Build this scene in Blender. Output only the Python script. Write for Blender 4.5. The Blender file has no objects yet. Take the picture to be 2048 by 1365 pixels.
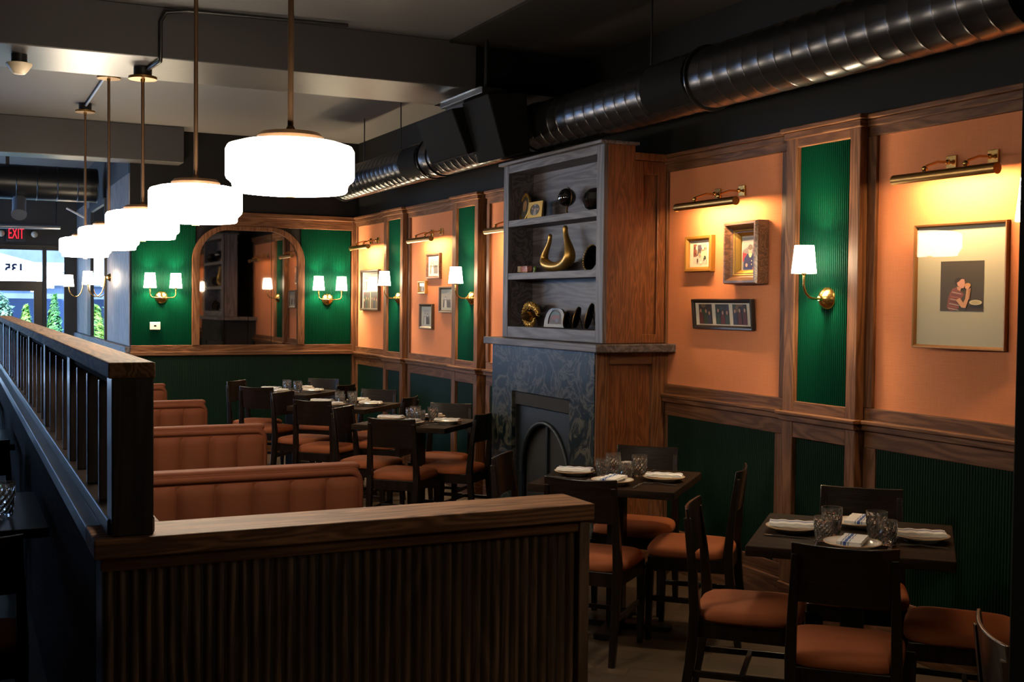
import bpy, bmesh, math, random
from mathutils import Vector, Matrix
from math import pi, sin, cos, radians

# ------------------------------------------------------------------ camera
SC = bpy.context.scene
COL = SC.collection
H = 1.62
def setup_camera():
    cx, cy = 1024.0, 682.5
    v1 = (-90.0 - cx, 596.0 - cy); v2 = (5900.0 - cx, 659.0 - cy)
    f = math.sqrt(-(v1[0] * v2[0] + v1[1] * v2[1]))
    Y = Vector((v1[0], v1[1], f)).normalized()
    X = Vector((v2[0], v2[1], f)).normalized()
    D = X.cross(Y)
    if D.y < 0: D = -D
    # rows of R are world x, y, z expressed in camera (x right, y down, z forward)
    R = Matrix((X, Y, -D))
    M = Matrix((R.col[0], -R.col[1], -R.col[2])).transposed()
    cam = bpy.data.cameras.new('camera')
    cam.sensor_width = 36.0
    cam.lens = f / 2048 * 36.0
    cam.clip_start = 0.05; cam.clip_end = 200
    o = bpy.data.objects.new('camera', cam); COL.objects.link(o)
    o.matrix_world = Matrix.Translation((0, 0, H)) @ M.to_4x4()
    SC.camera = o
setup_camera()

# ------------------------------------------------------------------ world, sun, exposure
SC.view_settings.view_transform = 'Standard'
SC.view_settings.look = 'None'
SC.view_settings.gamma = 1.0
SC.view_settings.use_curve_mapping = False
SC.view_settings.exposure = 0.0
W = bpy.data.worlds.new('sky'); SC.world = W; W.use_nodes = True
bg = W.node_tree.nodes['Background']
bg.inputs[0].default_value = (0.36, 0.60, 1.0, 1); bg.inputs[1].default_value = 16.0
sun = bpy.data.lights.new('sun', 'SUN'); sun.energy = 32.0; sun.angle = 0.01; sun.color = (1, 0.95, 0.86)
so = bpy.data.objects.new('sun', sun); COL.objects.link(so)
so.rotation_euler = (radians(38), 0, radians(-25))     # from behind the building, high
so.location = (0, -4, 12)
try:
    SC.cycles.use_denoising = True
    SC.cycles.max_bounces = 10
    SC.cycles.diffuse_bounces = 4
    SC.cycles.glossy_bounces = 4
    SC.cycles.transmission_bounces = 8
    SC.cycles.transparent_max_bounces = 12
    SC.cycles.sample_clamp_indirect = 4.0
    SC.cycles.caustics_reflective = False
    SC.cycles.caustics_refractive = False
except Exception:
    pass
def portal(loc, rot, sx, sy):
    l = bpy.data.lights.new('window_portal', 'AREA'); l.shape = 'RECTANGLE'; l.size = sx; l.size_y = sy
    l.cycles.is_portal = True
    o = bpy.data.objects.new('window_portal', l); COL.objects.link(o)
    o.location = loc; o.rotation_euler = rot
portal((-1.4, 17.9, 1.5), (radians(-90), 0, 0), 6.0, 2.6)          # street front, shining in (towards -y)
portal((-4.44, 15.5, 1.6), (0, radians(-90), 0), 2.2, 4.2)         # left windows, shining in (towards +x)

# ------------------------------------------------------------------ materials
def nt(name):
    m = bpy.data.materials.new(name); m.use_nodes = True
    t = m.node_tree; b = t.nodes['Principled BSDF']
    return m, t, b
def sk(b, **k):
    for n, v in k.items():
        b.inputs[n.replace('_', ' ')].default_value = v
def plain(name, c, rough=0.5, metal=0.0, coat=0.0, spec=0.5, noise=0.0, nscale=20, bump=0.0, bscale=60):
    m, t, b = nt(name)
    b.inputs['Base Color'].default_value = (*c, 1); b.inputs['Roughness'].default_value = rough
    b.inputs['Metallic'].default_value = metal; b.inputs['Coat Weight'].default_value = coat
    b.inputs['Coat Roughness'].default_value = 0.12
    b.inputs['Specular IOR Level'].default_value = spec
    if noise:
        tc = t.nodes.new('ShaderNodeTexCoord'); n = t.nodes.new('ShaderNodeTexNoise'); n.inputs['Scale'].default_value = nscale
        n.inputs['Detail'].default_value = 5
        t.links.new(tc.outputs['Object'], n.inputs['Vector'])
        r = t.nodes.new('ShaderNodeValToRGB')
        r.color_ramp.elements[0].position = .3; r.color_ramp.elements[1].position = .7
        r.color_ramp.elements[0].color = (*[x * (1 - noise) for x in c], 1)
        r.color_ramp.elements[1].color = (*[min(1, x * (1 + noise)) for x in c], 1)
        t.links.new(n.outputs['Fac'], r.inputs['Fac']); t.links.new(r.outputs['Color'], b.inputs['Base Color'])
    if bump:
        tc = t.nodes.new('ShaderNodeTexCoord'); n = t.nodes.new('ShaderNodeTexNoise'); n.inputs['Scale'].default_value = bscale
        n.inputs['Detail'].default_value = 4
        t.links.new(tc.outputs['Object'], n.inputs['Vector'])
        bp = t.nodes.new('ShaderNodeBump'); bp.inputs['Strength'].default_value = bump; bp.inputs['Distance'].default_value = 0.004
        t.links.new(n.outputs['Fac'], bp.inputs['Height']); t.links.new(bp.outputs['Normal'], b.inputs['Normal'])
    return m
def wood(name, dark, light, axis='z', scale=9.0, rough=0.4, coat=0.0, contrast=(.35, .7), spec=.5):
    m, t, b = nt(name)
    tc = t.nodes.new('ShaderNodeTexCoord'); mp = t.nodes.new('ShaderNodeMapping')
    s = [1.0, 1.0, 1.0]; s['xyz'.index(axis)] = 0.09
    mp.inputs['Scale'].default_value = s
    t.links.new(tc.outputs['Object'], mp.inputs['Vector'])
    n1 = t.nodes.new('ShaderNodeTexNoise'); n1.inputs['Scale'].default_value = scale; n1.inputs['Detail'].default_value = 2
    n1.inputs['Distortion'].default_value = 0.6
    t.links.new(mp.outputs['Vector'], n1.inputs['Vector'])
    mul = t.nodes.new('ShaderNodeMath'); mul.operation = 'MULTIPLY'; mul.inputs[1].default_value = 9.0
    t.links.new(n1.outputs['Fac'], mul.inputs[0])
    fr = t.nodes.new('ShaderNodeMath'); fr.operation = 'PINGPONG'; fr.inputs[1].default_value = 0.5
    t.links.new(mul.outputs[0], fr.inputs[0])
    n2 = t.nodes.new('ShaderNodeTexNoise'); n2.inputs['Scale'].default_value = scale * 14; n2.inputs['Detail'].default_value = 3
    t.links.new(mp.outputs['Vector'], n2.inputs['Vector'])
    ad = t.nodes.new('ShaderNodeMath'); ad.operation = 'MULTIPLY_ADD'; ad.inputs[1].default_value = 0.9
    t.links.new(fr.outputs[0], ad.inputs[0])
    h = t.nodes.new('ShaderNodeMath'); h.operation = 'MULTIPLY'; h.inputs[1].default_value = 0.55
    t.links.new(n2.outputs['Fac'], h.inputs[0]); t.links.new(h.outputs[0], ad.inputs[2])
    r = t.nodes.new('ShaderNodeValToRGB')
    r.color_ramp.elements[0].position = contrast[0]; r.color_ramp.elements[1].position = contrast[1]
    r.color_ramp.elements[0].color = (*dark, 1); r.color_ramp.elements[1].color = (*light, 1)
    t.links.new(ad.outputs[0], r.inputs['Fac']); t.links.new(r.outputs['Color'], b.inputs['Base Color'])
    b.inputs['Roughness'].default_value = rough; b.inputs['Coat Weight'].default_value = coat
    b.inputs['Specular IOR Level'].default_value = spec
    b.inputs['Coat Roughness'].default_value = 0.15
    bp = t.nodes.new('ShaderNodeBump'); bp.inputs['Strength'].default_value = 0.15; bp.inputs['Distance'].default_value = 0.002
    t.links.new(ad.outputs[0], bp.inputs['Height']); t.links.new(bp.outputs['Normal'], b.inputs['Normal'])
    return m
def emit(name, c, s):
    m = bpy.data.materials.new(name); m.use_nodes = True; t = m.node_tree
    t.nodes.remove(t.nodes['Principled BSDF'])
    e = t.nodes.new('ShaderNodeEmission'); e.inputs[0].default_value = (*c, 1); e.inputs[1].default_value = s
    t.links.new(e.outputs[0], t.nodes['Material Output'].inputs[0])
    return m
def pane_glass(name, tint=(1, 1, 1), rough=0.0, refl=1.0):
    m = bpy.data.materials.new(name); m.use_nodes = True; t = m.node_tree
    t.nodes.remove(t.nodes['Principled BSDF'])
    tr = t.nodes.new('ShaderNodeBsdfTransparent'); tr.inputs[0].default_value = (*tint, 1)
    g = t.nodes.new('ShaderNodeBsdfGlossy'); g.inputs['Roughness'].default_value = rough
    fr = t.nodes.new('ShaderNodeLayerWeight'); fr.inputs[0].default_value = .5     # facing term, same from both sides
    pw = t.nodes.new('ShaderNodeMath'); pw.operation = 'POWER'; pw.inputs[1].default_value = 5
    t.links.new(fr.outputs['Facing'], pw.inputs[0])
    mu = t.nodes.new('ShaderNodeMath'); mu.operation = 'MULTIPLY_ADD'; mu.inputs[1].default_value = .9 * refl; mu.inputs[2].default_value = .045 * refl
    t.links.new(pw.outputs[0], mu.inputs[0])
    mx = t.nodes.new('ShaderNodeMixShader')
    t.links.new(mu.outputs[0], mx.inputs[0]); t.links.new(tr.outputs[0], mx.inputs[1]); t.links.new(g.outputs[0], mx.inputs[2])
    t.links.new(mx.outputs[0], t.nodes['Material Output'].inputs[0])
    return m
def linen(name, c):
    m, t, b = nt(name)
    tc = t.nodes.new('ShaderNodeTexCoord')
    mps = []
    for s in ((300, 300, 12), (12, 12, 300)):
        mp = t.nodes.new('ShaderNodeMapping'); mp.inputs['Scale'].default_value = s
        t.links.new(tc.outputs['Object'], mp.inputs['Vector'])
        n = t.nodes.new('ShaderNodeTexNoise'); n.inputs['Scale'].default_value = 1.0; n.inputs['Detail'].default_value = 2
        t.links.new(mp.outputs['Vector'], n.inputs['Vector']); mps.append(n)
    ad = t.nodes.new('ShaderNodeMath'); ad.operation = 'ADD'
    t.links.new(mps[0].outputs['Fac'], ad.inputs[0]); t.links.new(mps[1].outputs['Fac'], ad.inputs[1])
    r = t.nodes.new('ShaderNodeValToRGB'); r.color_ramp.elements[0].position = .6; r.color_ramp.elements[1].position = 1.3
    hv = t.nodes.new('ShaderNodeMath'); hv.operation = 'MULTIPLY'; hv.inputs[1].default_value = .75
    t.links.new(ad.outputs[0], hv.inputs[0]); t.links.new(hv.outputs[0], r.inputs['Fac'])
    r.color_ramp.elements[0].color = (*[x * .95 for x in c], 1); r.color_ramp.elements[1].color = (*[min(1, x * 1.05) for x in c], 1)
    t.links.new(r.outputs['Color'], b.inputs['Base Color']); b.inputs['Roughness'].default_value = .85
    b.inputs['Specular IOR Level'].default_value = .2
    bp = t.nodes.new('ShaderNodeBump'); bp.inputs['Strength'].default_value = .25; bp.inputs['Distance'].default_value = .002
    t.links.new(ad.outputs[0], bp.inputs['Height']); t.links.new(bp.outputs['Normal'], b.inputs['Normal'])
    return m
def marble(name):
    m, t, b = nt(name)
    tc = t.nodes.new('ShaderNodeTexCoord')
    n1 = t.nodes.new('ShaderNodeTexNoise'); n1.inputs['Scale'].default_value = 3.4; n1.inputs['Detail'].default_value = 10
    n1.inputs['Distortion'].default_value = 2.5; n1.inputs['Roughness'].default_value = .65
    t.links.new(tc.outputs['Object'], n1.inputs['Vector'])
    r = t.nodes.new('ShaderNodeValToRGB')
    for p, c in ((0, (.002, .005, .006, 1)), (.44, (.004, .010, .012, 1)), (.5, (.085, .082, .062, 1)), (.54, (.008, .014, .016, 1)), (.66, (.012, .019, .021, 1)), (.7, (.055, .052, .038, 1)), (.74, (.008, .011, .013, 1))):
        if p == 0: e = r.color_ramp.elements[0]; e.position = 0
        else: e = r.color_ramp.elements.new(p)
        e.color = c
    r.color_ramp.elements[-1].color = (.03, .04, .045, 1)
    t.links.new(n1.outputs['Fac'], r.inputs['Fac']); t.links.new(r.outputs['Color'], b.inputs['Base Color'])
    b.inputs['Roughness'].default_value = .3; b.inputs['Specular IOR Level'].default_value = .22
    return m
def floor_mat(name):
    m, t, b = nt(name)
    tc = t.nodes.new('ShaderNodeTexCoord'); mp = t.nodes.new('ShaderNodeMapping'); mp.inputs['Rotation'].default_value = (0, 0, radians(45))
    t.links.new(tc.outputs['Object'], mp.inputs['Vector'])
    br = t.nodes.new('ShaderNodeTexBrick'); br.inputs['Scale'].default_value = 1.0
    br.inputs['Brick Width'].default_value = .6; br.inputs['Row Height'].default_value = .12
    br.inputs['Mortar Size'].default_value = .003; br.inputs['Bias'].default_value = 0
    br.inputs['Color1'].default_value = (.062, .039, .022, 1); br.inputs['Color2'].default_value = (.040, .025, .014, 1); br.inputs['Mortar'].default_value = (.012, .008, .005, 1)
    t.links.new(mp.outputs['Vector'], br.inputs['Vector'])
    n = t.nodes.new('ShaderNodeTexNoise'); n.inputs['Scale'].default_value = 30; n.inputs['Detail'].default_value = 4
    t.links.new(mp.outputs['Vector'], n.inputs['Vector'])
    mx = t.nodes.new('ShaderNodeMixRGB'); mx.blend_type = 'MULTIPLY'; mx.inputs[0].default_value = .5
    t.links.new(br.outputs['Color'], mx.inputs[1]); t.links.new(n.outputs['Fac'], mx.inputs[2])
    t.links.new(mx.outputs[0], b.inputs['Base Color']); b.inputs['Roughness'].default_value = .45
    return m
def striped(name, base, stripes):
    """cloth with woven stripes along local x: stripes = [(y0, y1, colour)]"""
    m, t, b = nt(name)
    tc = t.nodes.new('ShaderNodeTexCoord'); sp = t.nodes.new('ShaderNodeSeparateXYZ')
    t.links.new(tc.outputs['Object'], sp.inputs[0])
    ma = t.nodes.new('ShaderNodeMapRange'); ma.inputs[1].default_value = -.06; ma.inputs[2].default_value = .06
    t.links.new(sp.outputs['Y'], ma.inputs[0])
    r = t.nodes.new('ShaderNodeValToRGB'); r.color_ramp.interpolation = 'CONSTANT'
    r.color_ramp.elements[0].color = (*base, 1); r.color_ramp.elements[0].position = 0
    r.color_ramp.elements[1].color = (*base, 1); r.color_ramp.elements[1].position = 1
    for a, c_, col in stripes:
        e = r.color_ramp.elements.new((a + .06) / .12); e.color = (*col, 1)
        e = r.color_ramp.elements.new((c_ + .06) / .12); e.color = (*base, 1)
    t.links.new(ma.outputs[0], r.inputs['Fac']); t.links.new(r.outputs['Color'], b.inputs['Base Color'])
    b.inputs['Roughness'].default_value = .9
    return m
def attr_mat(name, rough=.5):
    m, t, b = nt(name)
    a = t.nodes.new('ShaderNodeAttribute'); a.attribute_name = 'Col'
    t.links.new(a.outputs['Color'], b.inputs['Base Color']); b.inputs['Roughness'].default_value = rough
    return m
def leafy(name, c1, c2):
    m, t, b = nt(name)
    oi = t.nodes.new('ShaderNodeTexCoord'); n = t.nodes.new('ShaderNodeTexNoise'); n.inputs['Scale'].default_value = 9
    t.links.new(oi.outputs['Object'], n.inputs['Vector'])
    r = t.nodes.new('ShaderNodeValToRGB'); r.color_ramp.elements[0].position = .35; r.color_ramp.elements[1].position = .65
    r.color_ramp.elements[0].color = (*c1, 1); r.color_ramp.elements[1].color = (*c2, 1)
    t.links.new(n.outputs['Fac'], r.inputs['Fac']); t.links.new(r.outputs['Color'], b.inputs['Base Color'])
    b.inputs['Roughness'].default_value = .6
    return m

WD, WL = (.080, .033, .015), (.155, .070, .034)
M = dict(
    wz=wood('oak stained vertical', WD, WL, 'z', 9, .5, spec=.2), wy=wood('oak stained along wall', WD, WL, 'y', 9, .5, spec=.2),
    wx=wood('oak stained across', WD, WL, 'x', 9, .5, spec=.2),
    capx=wood('oak cap across', (.11, .050, .024), (.26, .125, .062), 'x', 11, .62, spec=.2),
    capy=wood('oak cap along', (.10, .048, .023), (.24, .12, .060), 'y', 11, .62, spec=.15),
    shelf=wood('smoked oak', (.042, .036, .042), (.11, .100, .115), 'y', 7, .5),
    shelfz=wood('smoked oak upright', (.042, .036, .042), (.11, .100, .115), 'z', 7, .5),
    warm=wood('cherry stained upright', (.10, .034, .012), (.20, .072, .026), 'z', 18, .4),
    dkz=wood('near black walnut upright', (.012, .008, .007), (.032, .022, .018), 'z', 9, .35, .2),
    dky=wood('near black walnut long', (.014, .009, .008), (.04, .028, .023), 'y', 9, .32, .2),
    blk=plain('matt near black', (.012, .011, .011), .8, spec=.15),
    dkpan=wood('dark walnut panelling', (.020, .012, .008), (.040, .025, .017), 'y', 9, .8, 0, spec=.04),
    dkled=wood('dark walnut ledge', (.014, .010, .009), (.035, .026, .023), 'y', 9, .3, 0),
    reed=wood('dark reeded walnut', (.055, .032, .021), (.13, .078, .050), 'z', 9, .45),
    chair=wood('espresso chair wood', (.005, .003, .002), (.011, .006, .004), 'z', 10, .33, .06, spec=.3),
    back=wood('espresso veneer', (.007, .004, .003), (.014, .008, .0055), 'x', 16, .26, .2, spec=.4),
    table=wood('espresso table top', (.010, .006, .004), (.024, .014, .009), 'x', 7, .62, 0, spec=.05),
    tableblue=wood('black table top', (.012, .011, .011), (.030, .027, .026), 'x', 7, .3, .3),
    pink=linen('coral linen', (.56, .205, .095)),
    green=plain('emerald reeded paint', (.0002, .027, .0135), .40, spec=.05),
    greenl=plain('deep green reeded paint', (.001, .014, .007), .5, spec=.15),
    navy=plain('ink blue wall paint', (.0055, .0055, .006), .7, spec=.2),
    ceil=plain('charcoal ceiling paint', (.075, .073, .076), .6, bump=.1, bscale=8),
    beam=plain('charcoal satin beam paint', (.036, .034, .036), .36, spec=.45, bump=.25, bscale=7),
    dark=plain('soot paint', (.016, .016, .018), .5),
    blackm=plain('black metal', (.010, .010, .011), .35, .3),
    black=plain('black plastic', (.0015, .0015, .0017), .8, spec=.1),
    duct=plain('dark spiral steel', (.045, .045, .050), .27, .85),
    ductb=plain('black duct paint', (.012, .014, .018), .35, .2),
    pipe=plain('pale galvanised pipe', (.35, .37, .42), .35, .7),
    brass=plain('polished brass', (.72, .43, .14), .22, 1.0),
    brassd=plain('antique brass', (.34, .19, .06), .36, 1.0),
    bronze=plain('bronze rod', (.18, .105, .06), .4, .9),
    gold=plain('gilt', (.55, .33, .08), .35, .9, bump=.6, bscale=120),
    goldw=plain('gilt wood frame', (.34, .165, .030), .42, .3), goldb=plain('bronzed gilt frame', (.20, .095, .030), .38, .35),
    velvet=plain('terracotta velvet', (.105, .027, .009), .8, spec=.25, noise=.08, nscale=5),
    seat=plain('terracotta seat cloth', (.20, .053, .016), .8, spec=.25, noise=.08, nscale=6),
    white=plain('white ceramic', (.78, .73, .66), .22, coat=.3),
    tan=plain('tan glazed rim', (.42, .25, .12), .35),
    napkin=striped('white napkin with blue stripes', (.74, .71, .68), [(-.002, .003, (.25, .30, .42)), (.007, .018, (.05, .10, .32)), (.022, .027, (.25, .30, .42))]),
    steel=plain('cutlery steel', (.75, .73, .70), .18, 1.0),
    crystal=None,
    matw=plain('cream mat board', (.66, .60, .50), .8), matg=plain('grey green mat board', (.42, .42, .34), .8),
    art=attr_mat('photographic print', .55),
    picglass=pane_glass('picture glass', refl=.3),
    winglass=pane_glass('window glass', (.92, .97, 1.0)),
    mirror=plain('smoked mirror', (.42, .39, .37), .025, 1.0),
    mirror2=plain('clear mirror', (.8, .82, .82), .02, 1.0),
    frameblk=plain('black picture frame', (.012, .009, .008), .35),
    framebr=wood('walnut picture frame', (.06, .025, .012), (.15, .07, .035), 'x', 12, .35),
    framedk=plain('dark bronze picture frame', (.07, .045, .03), .35, .3),
    marble=marble('dark green marble'),
    insert=plain('blue black iron', (.005, .010, .014), .5, .2), soot=plain('firebox black', (.004, .004, .004), .8),
    plastic=plain('white plastic', (.72, .72, .70), .4), ivory=plain('ivory plastic', (.62, .52, .38), .4),
    floor=floor_mat('oak plank floor'),
    pend=emit('lit opal glass', (1.0, .83, .62), 46.0),
    shade=emit('lit linen shade', (1.0, .80, .55), 52.0),
    bulb=emit('picture lamp bulb', (1.0, .62, .26), 20.0),
    exit=emit('exit red', (1.0, .02, .04), 2.2),
    umb=plain('white umbrella canvas', (.55, .55, .54), .8), fence=plain('blue grey cladding', (.02, .04, .10), .7),
    pave=plain('pale paving', (.42, .42, .42), .8), bld=plain('blue grey rendered block', (.05, .07, .11), .8, noise=.5, nscale=1.2),
    bldw=plain('pale block trim', (.16, .17, .18), .8), inkb=plain('dark blue lettering', (.02, .04, .14), .4),
    cedar=leafy('cedar leaves', (.010, .07, .008), (.05, .20, .022)), shrub=leafy('shrub leaves', (.05, .15, .008), (.16, .30, .025)),
    tree=leafy('tree leaves', (.02, .08, .025), (.15, .24, .14)), bark=plain('bark', (.09, .06, .04), .9),
    wash=wood('grey grained wall boards', (.10, .085, .08), (.22, .19, .18), 'z', 10, .45),  # grey-brown upright grain for the side wall
)
def crystal():
    m, t, b = nt('cut crystal')
    b.inputs['Base Color'].default_value = (.95, .92, .88, 1); b.inputs['Transmission Weight'].default_value = .96
    b.inputs['Roughness'].default_value = .03; b.inputs['IOR'].default_value = 1.58
    return m
M['crystal'] = crystal()

# ------------------------------------------------------------------ mesh helpers
class MB:
    def __init__(self): self.v = []; self.f = []; self.c = []
    def add(self, vs, fs, col=None):
        o = len(self.v); self.v += [tuple(p) for p in vs]
        self.f += [tuple(i + o for i in q) for q in fs]; self.c += [col] * len(fs)
        return self
    def box(self, x0, x1, y0, y1, z0, z1):
        x0, x1 = sorted((x0, x1)); y0, y1 = sorted((y0, y1)); z0, z1 = sorted((z0, z1))
        return self.add([(x0, y0, z0), (x1, y0, z0), (x1, y1, z0), (x0, y1, z0), (x0, y0, z1), (x1, y0, z1), (x1, y1, z1), (x0, y1, z1)],
                        [(0, 3, 2, 1), (4, 5, 6, 7), (0, 1, 5, 4), (1, 2, 6, 5), (2, 3, 7, 6), (3, 0, 4, 7)])
    def loft(self, rings, cap=True, closed=True):
        n = len(rings[0]); vs = [p for r in rings for p in r]; fs = []
        for k in range(len(rings) - 1):
            for i in range(n if closed else n - 1):
                j = (i + 1) % n
                fs.append((k * n + i, k * n + j, (k + 1) * n + j, (k + 1) * n + i))
        if cap and closed:
            fs.append(tuple(range(n))[::-1]); fs.append(tuple((len(rings) - 1) * n + i for i in range(n)))
        return self.add(vs, fs)
    def bar(self, pts, hw, hd=None):
        """square-section bar through points; hw/hd may be lists"""
        rings = []
        for i, p in enumerate(pts):
            a = hw[i] if isinstance(hw, (list, tuple)) else hw
            b_ = (hd[i] if isinstance(hd, (list, tuple)) else hd) if hd is not None else a
            x, y, z = p
            rings.append([(x - a, y - b_, z), (x + a, y - b_, z), (x + a, y + b_, z), (x - a, y + b_, z)])
        return self.loft(rings)
    def tube(self, pts, r, n=10, cap=True):
        pts = [Vector(p) for p in pts]; rings = []; up = None
        for i, p in enumerate(pts):
            d = (pts[min(i + 1, len(pts) - 1)] - pts[max(i - 1, 0)]).normalized()
            if up is None:
                up = Vector((0, 0, 1)) if abs(d.z) < .9 else Vector((1, 0, 0))
            a = d.cross(up)
            if a.length < 1e-4: a = d.cross(Vector((1, .3, 0)))
            a.normalize(); b_ = a.cross(d).normalized(); up = b_
            rr = r[i] if isinstance(r, (list, tuple)) else r
            rings.append([p + a * (rr * cos(2 * pi * k / n)) + b_ * (rr * sin(2 * pi * k / n)) for k in range(n)])
        return self.loft(rings, cap)
    def lathe(self, prof, n=32, c=(0, 0, 0), rib=None):
        vs, fs = [], []
        for (r, z) in prof:
            for k in range(n):
                rr = r * (1 - rib) if rib and k % 2 else r
                a = 2 * pi * k / n
                vs.append((c[0] + rr * cos(a), c[1] + rr * sin(a), c[2] + z))
        for i in range(len(prof) - 1):
            for k in range(n):
                j = (k + 1) % n
                fs.append((i * n + k, i * n + j, (i + 1) * n + j, (i + 1) * n + k))
        return self.add(vs, fs)
    def sphere(self, c, r, n=16, m=10, s=(1, 1, 1)):
        prof = [(max(1e-5, r * sin(pi * i / m)), -r * cos(pi * i / m)) for i in range(m + 1)]
        o = len(self.v); self.lathe(prof, n)
        for i in range(o, len(self.v)):
            x, y, z = self.v[i]; self.v[i] = (c[0] + x * s[0], c[1] + y * s[1], c[2] + z * s[2])
        return self
    def prism(self, poly, axis, a, b_):
        """extrude 2D poly along axis ('x','y','z') from a to b"""
        def P(u, w, t): return {'x': (t, u, w), 'y': (u, t, w), 'z': (u, w, t)}[axis]
        n = len(poly)
        vs = [P(u, w, a) for u, w in poly] + [P(u, w, b_) for u, w in poly]
        fs = [(i, (i + 1) % n, n + (i + 1) % n, n + i) for i in range(n)] + [tuple(range(n))[::-1], tuple(range(n, 2 * n))]
        return self.add(vs, fs)
    def reeds(self, x0, x1, z0, z1, pitch, amp, y=0.0, sub=4, half=True):
        """vertical reeding on a panel facing -y"""
        n = max(1, round((x1 - x0) / pitch)); p = (x1 - x0) / n
        xs = []
        for i in range(n):
            for k in range(sub):
                u = k / sub
                h = abs(sin(pi * u)) if half else .5 - .5 * cos(2 * pi * u)
                xs.append((x0 + (i + u) * p, y - amp * h))
        xs.append((x1, y))
        m = len(xs)
        vs = [(a, b_, z0) for a, b_ in xs] + [(a, b_, z1) for a, b_ in xs]
        fs = [(i, i + 1, m + i + 1, m + i) for i in range(m - 1)]
        o = len(vs); yb = y + .006
        vs += [(x0, yb, z0), (x1, yb, z0), (x0, yb, z1), (x1, yb, z1)]
        fs += [(o + 1, o, o + 2, o + 3), (0, m, o + 2, o), (m - 1, o + 1, o + 3, 2 * m - 1)]
        return self.add(vs, fs)
    def rectsweep(self, w, h, prof, close=True):
        """picture-frame moulding: prof = [(inset, -y depth)], front view centred on 0,0"""
        rings = []
        for u, d in prof:
            a, b_ = w / 2 - u, h / 2 - u
            rings.append([(-a, -d, -b_), (a, -d, -b_), (a, -d, b_), (-a, -d, b_)])
        if close: rings.append(rings[0])
        return self.loft(rings, cap=False)
    def build(self, name, mat, parent=None, smooth=None, bevel=0, loc=None, rotz=0, seg=2):
        me = bpy.data.meshes.new(name)
        me.from_pydata(self.v, [], self.f); me.validate(); me.update()
        if any(c is not None for c in self.c) and len(me.polygons) == len(self.c):
            at = me.color_attributes.new('Col', 'FLOAT_COLOR', 'CORNER')
            for p, c in zip(me.polygons, self.c):
                for li in p.loop_indices: at.data[li].color = (*(c or (.5, .5, .5)), 1)
        bm = bmesh.new(); bm.from_mesh(me); bmesh.ops.recalc_face_normals(bm, faces=bm.faces); bm.to_mesh(me); bm.free()
        if smooth is not None:
            for p in me.polygons: p.use_smooth = True
            me.set_sharp_from_angle(angle=radians(smooth))
        me.materials.append(mat)
        o = bpy.data.objects.new(name, me); COL.objects.link(o)
        if parent is not None: o.parent = parent
        if loc: o.location = loc
        o.rotation_euler = (0, 0, rotz)
        if bevel:
            md = o.modifiers.new('edge', 'BEVEL'); md.width = bevel; md.segments = seg; md.limit_method = 'ANGLE'; md.angle_limit = radians(40)
        return o
def tag(o, label=None, cat=None, group=None, kind=None):
    if label: o['label'] = label
    if cat: o['category'] = cat
    if group: o['group'] = group
    if kind: o['kind'] = kind
    return o
def thing(name, label, cat, loc=(0, 0, 0), rotz=0, group=None):
    o = bpy.data.objects.new(name, None); COL.objects.link(o); o.empty_display_size = .1
    o.location = loc; o.rotation_euler = (0, 0, rotz)
    return tag(o, label, cat, group)
def struct(mb, name, mat, **k):
    return tag(mb.build(name, mat, **k), kind='structure')
def dup(root, loc, rotz, label, group=None):
    r = root.copy(); COL.objects.link(r); r.location = loc; r.rotation_euler = (0, 0, rotz); r['label'] = label
    if group: r['group'] = group
    for ch in list(root.children):
        c = ch.copy(); COL.objects.link(c); c.parent = r
        for g in list(ch.children):
            d = g.copy(); COL.objects.link(d); d.parent = c
    return r
def text_mesh(body, size, depth=.004, off=0.0):
    cu = bpy.data.curves.new('lettering', 'FONT'); cu.body = body; cu.size = size; cu.extrude = depth
    cu.offset = off; cu.align_x = 'CENTER'; cu.align_y = 'CENTER'
    ob = bpy.data.objects.new('lettering', cu); COL.objects.link(ob)
    dg = bpy.context.evaluated_depsgraph_get()
    me = bpy.data.meshes.new_from_object(ob.evaluated_get(dg))
    bpy.data.objects.remove(ob)
    mb = MB(); mb.add([(v.co.x, -v.co.z, v.co.y) for v in me.vertices], [tuple(p.vertices) for p in me.polygons])
    return mb
RW = -pi / 2     # rotation of things hung on the right wall (front view -> facing -x)
rng = random.Random(7)
# ------------------------------------------------------------------ room shell
CE = 3.354; YB = 12.32; YF = 18.0; XW = 4.0
fl = MB(); fl.box(-4.6, XW + .15, -3.0, YF + .1, -.1, 0); struct(fl, 'floor', M['floor'])
ce = MB(); ce.box(-4.6, XW + .15, -3.0, YF + .1, CE, CE + .12)
ceiling = struct(ce, 'ceiling', M['ceil'])
MB().box(-4.5, 3.30, 7.17, 7.90, 3.05, CE).build('ceiling_beam', M['beam'], ceiling, bevel=.006)
MB().box(-4.5, 2.08, 12.02, 12.38, 3.0, CE).build('ceiling_beam', M['beam'], ceiling, bevel=.006)
struct(MB().box(-4.6, XW + .15, -3.1, -3.0, 0, CE), 'wall_rear', M['dark'])
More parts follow.
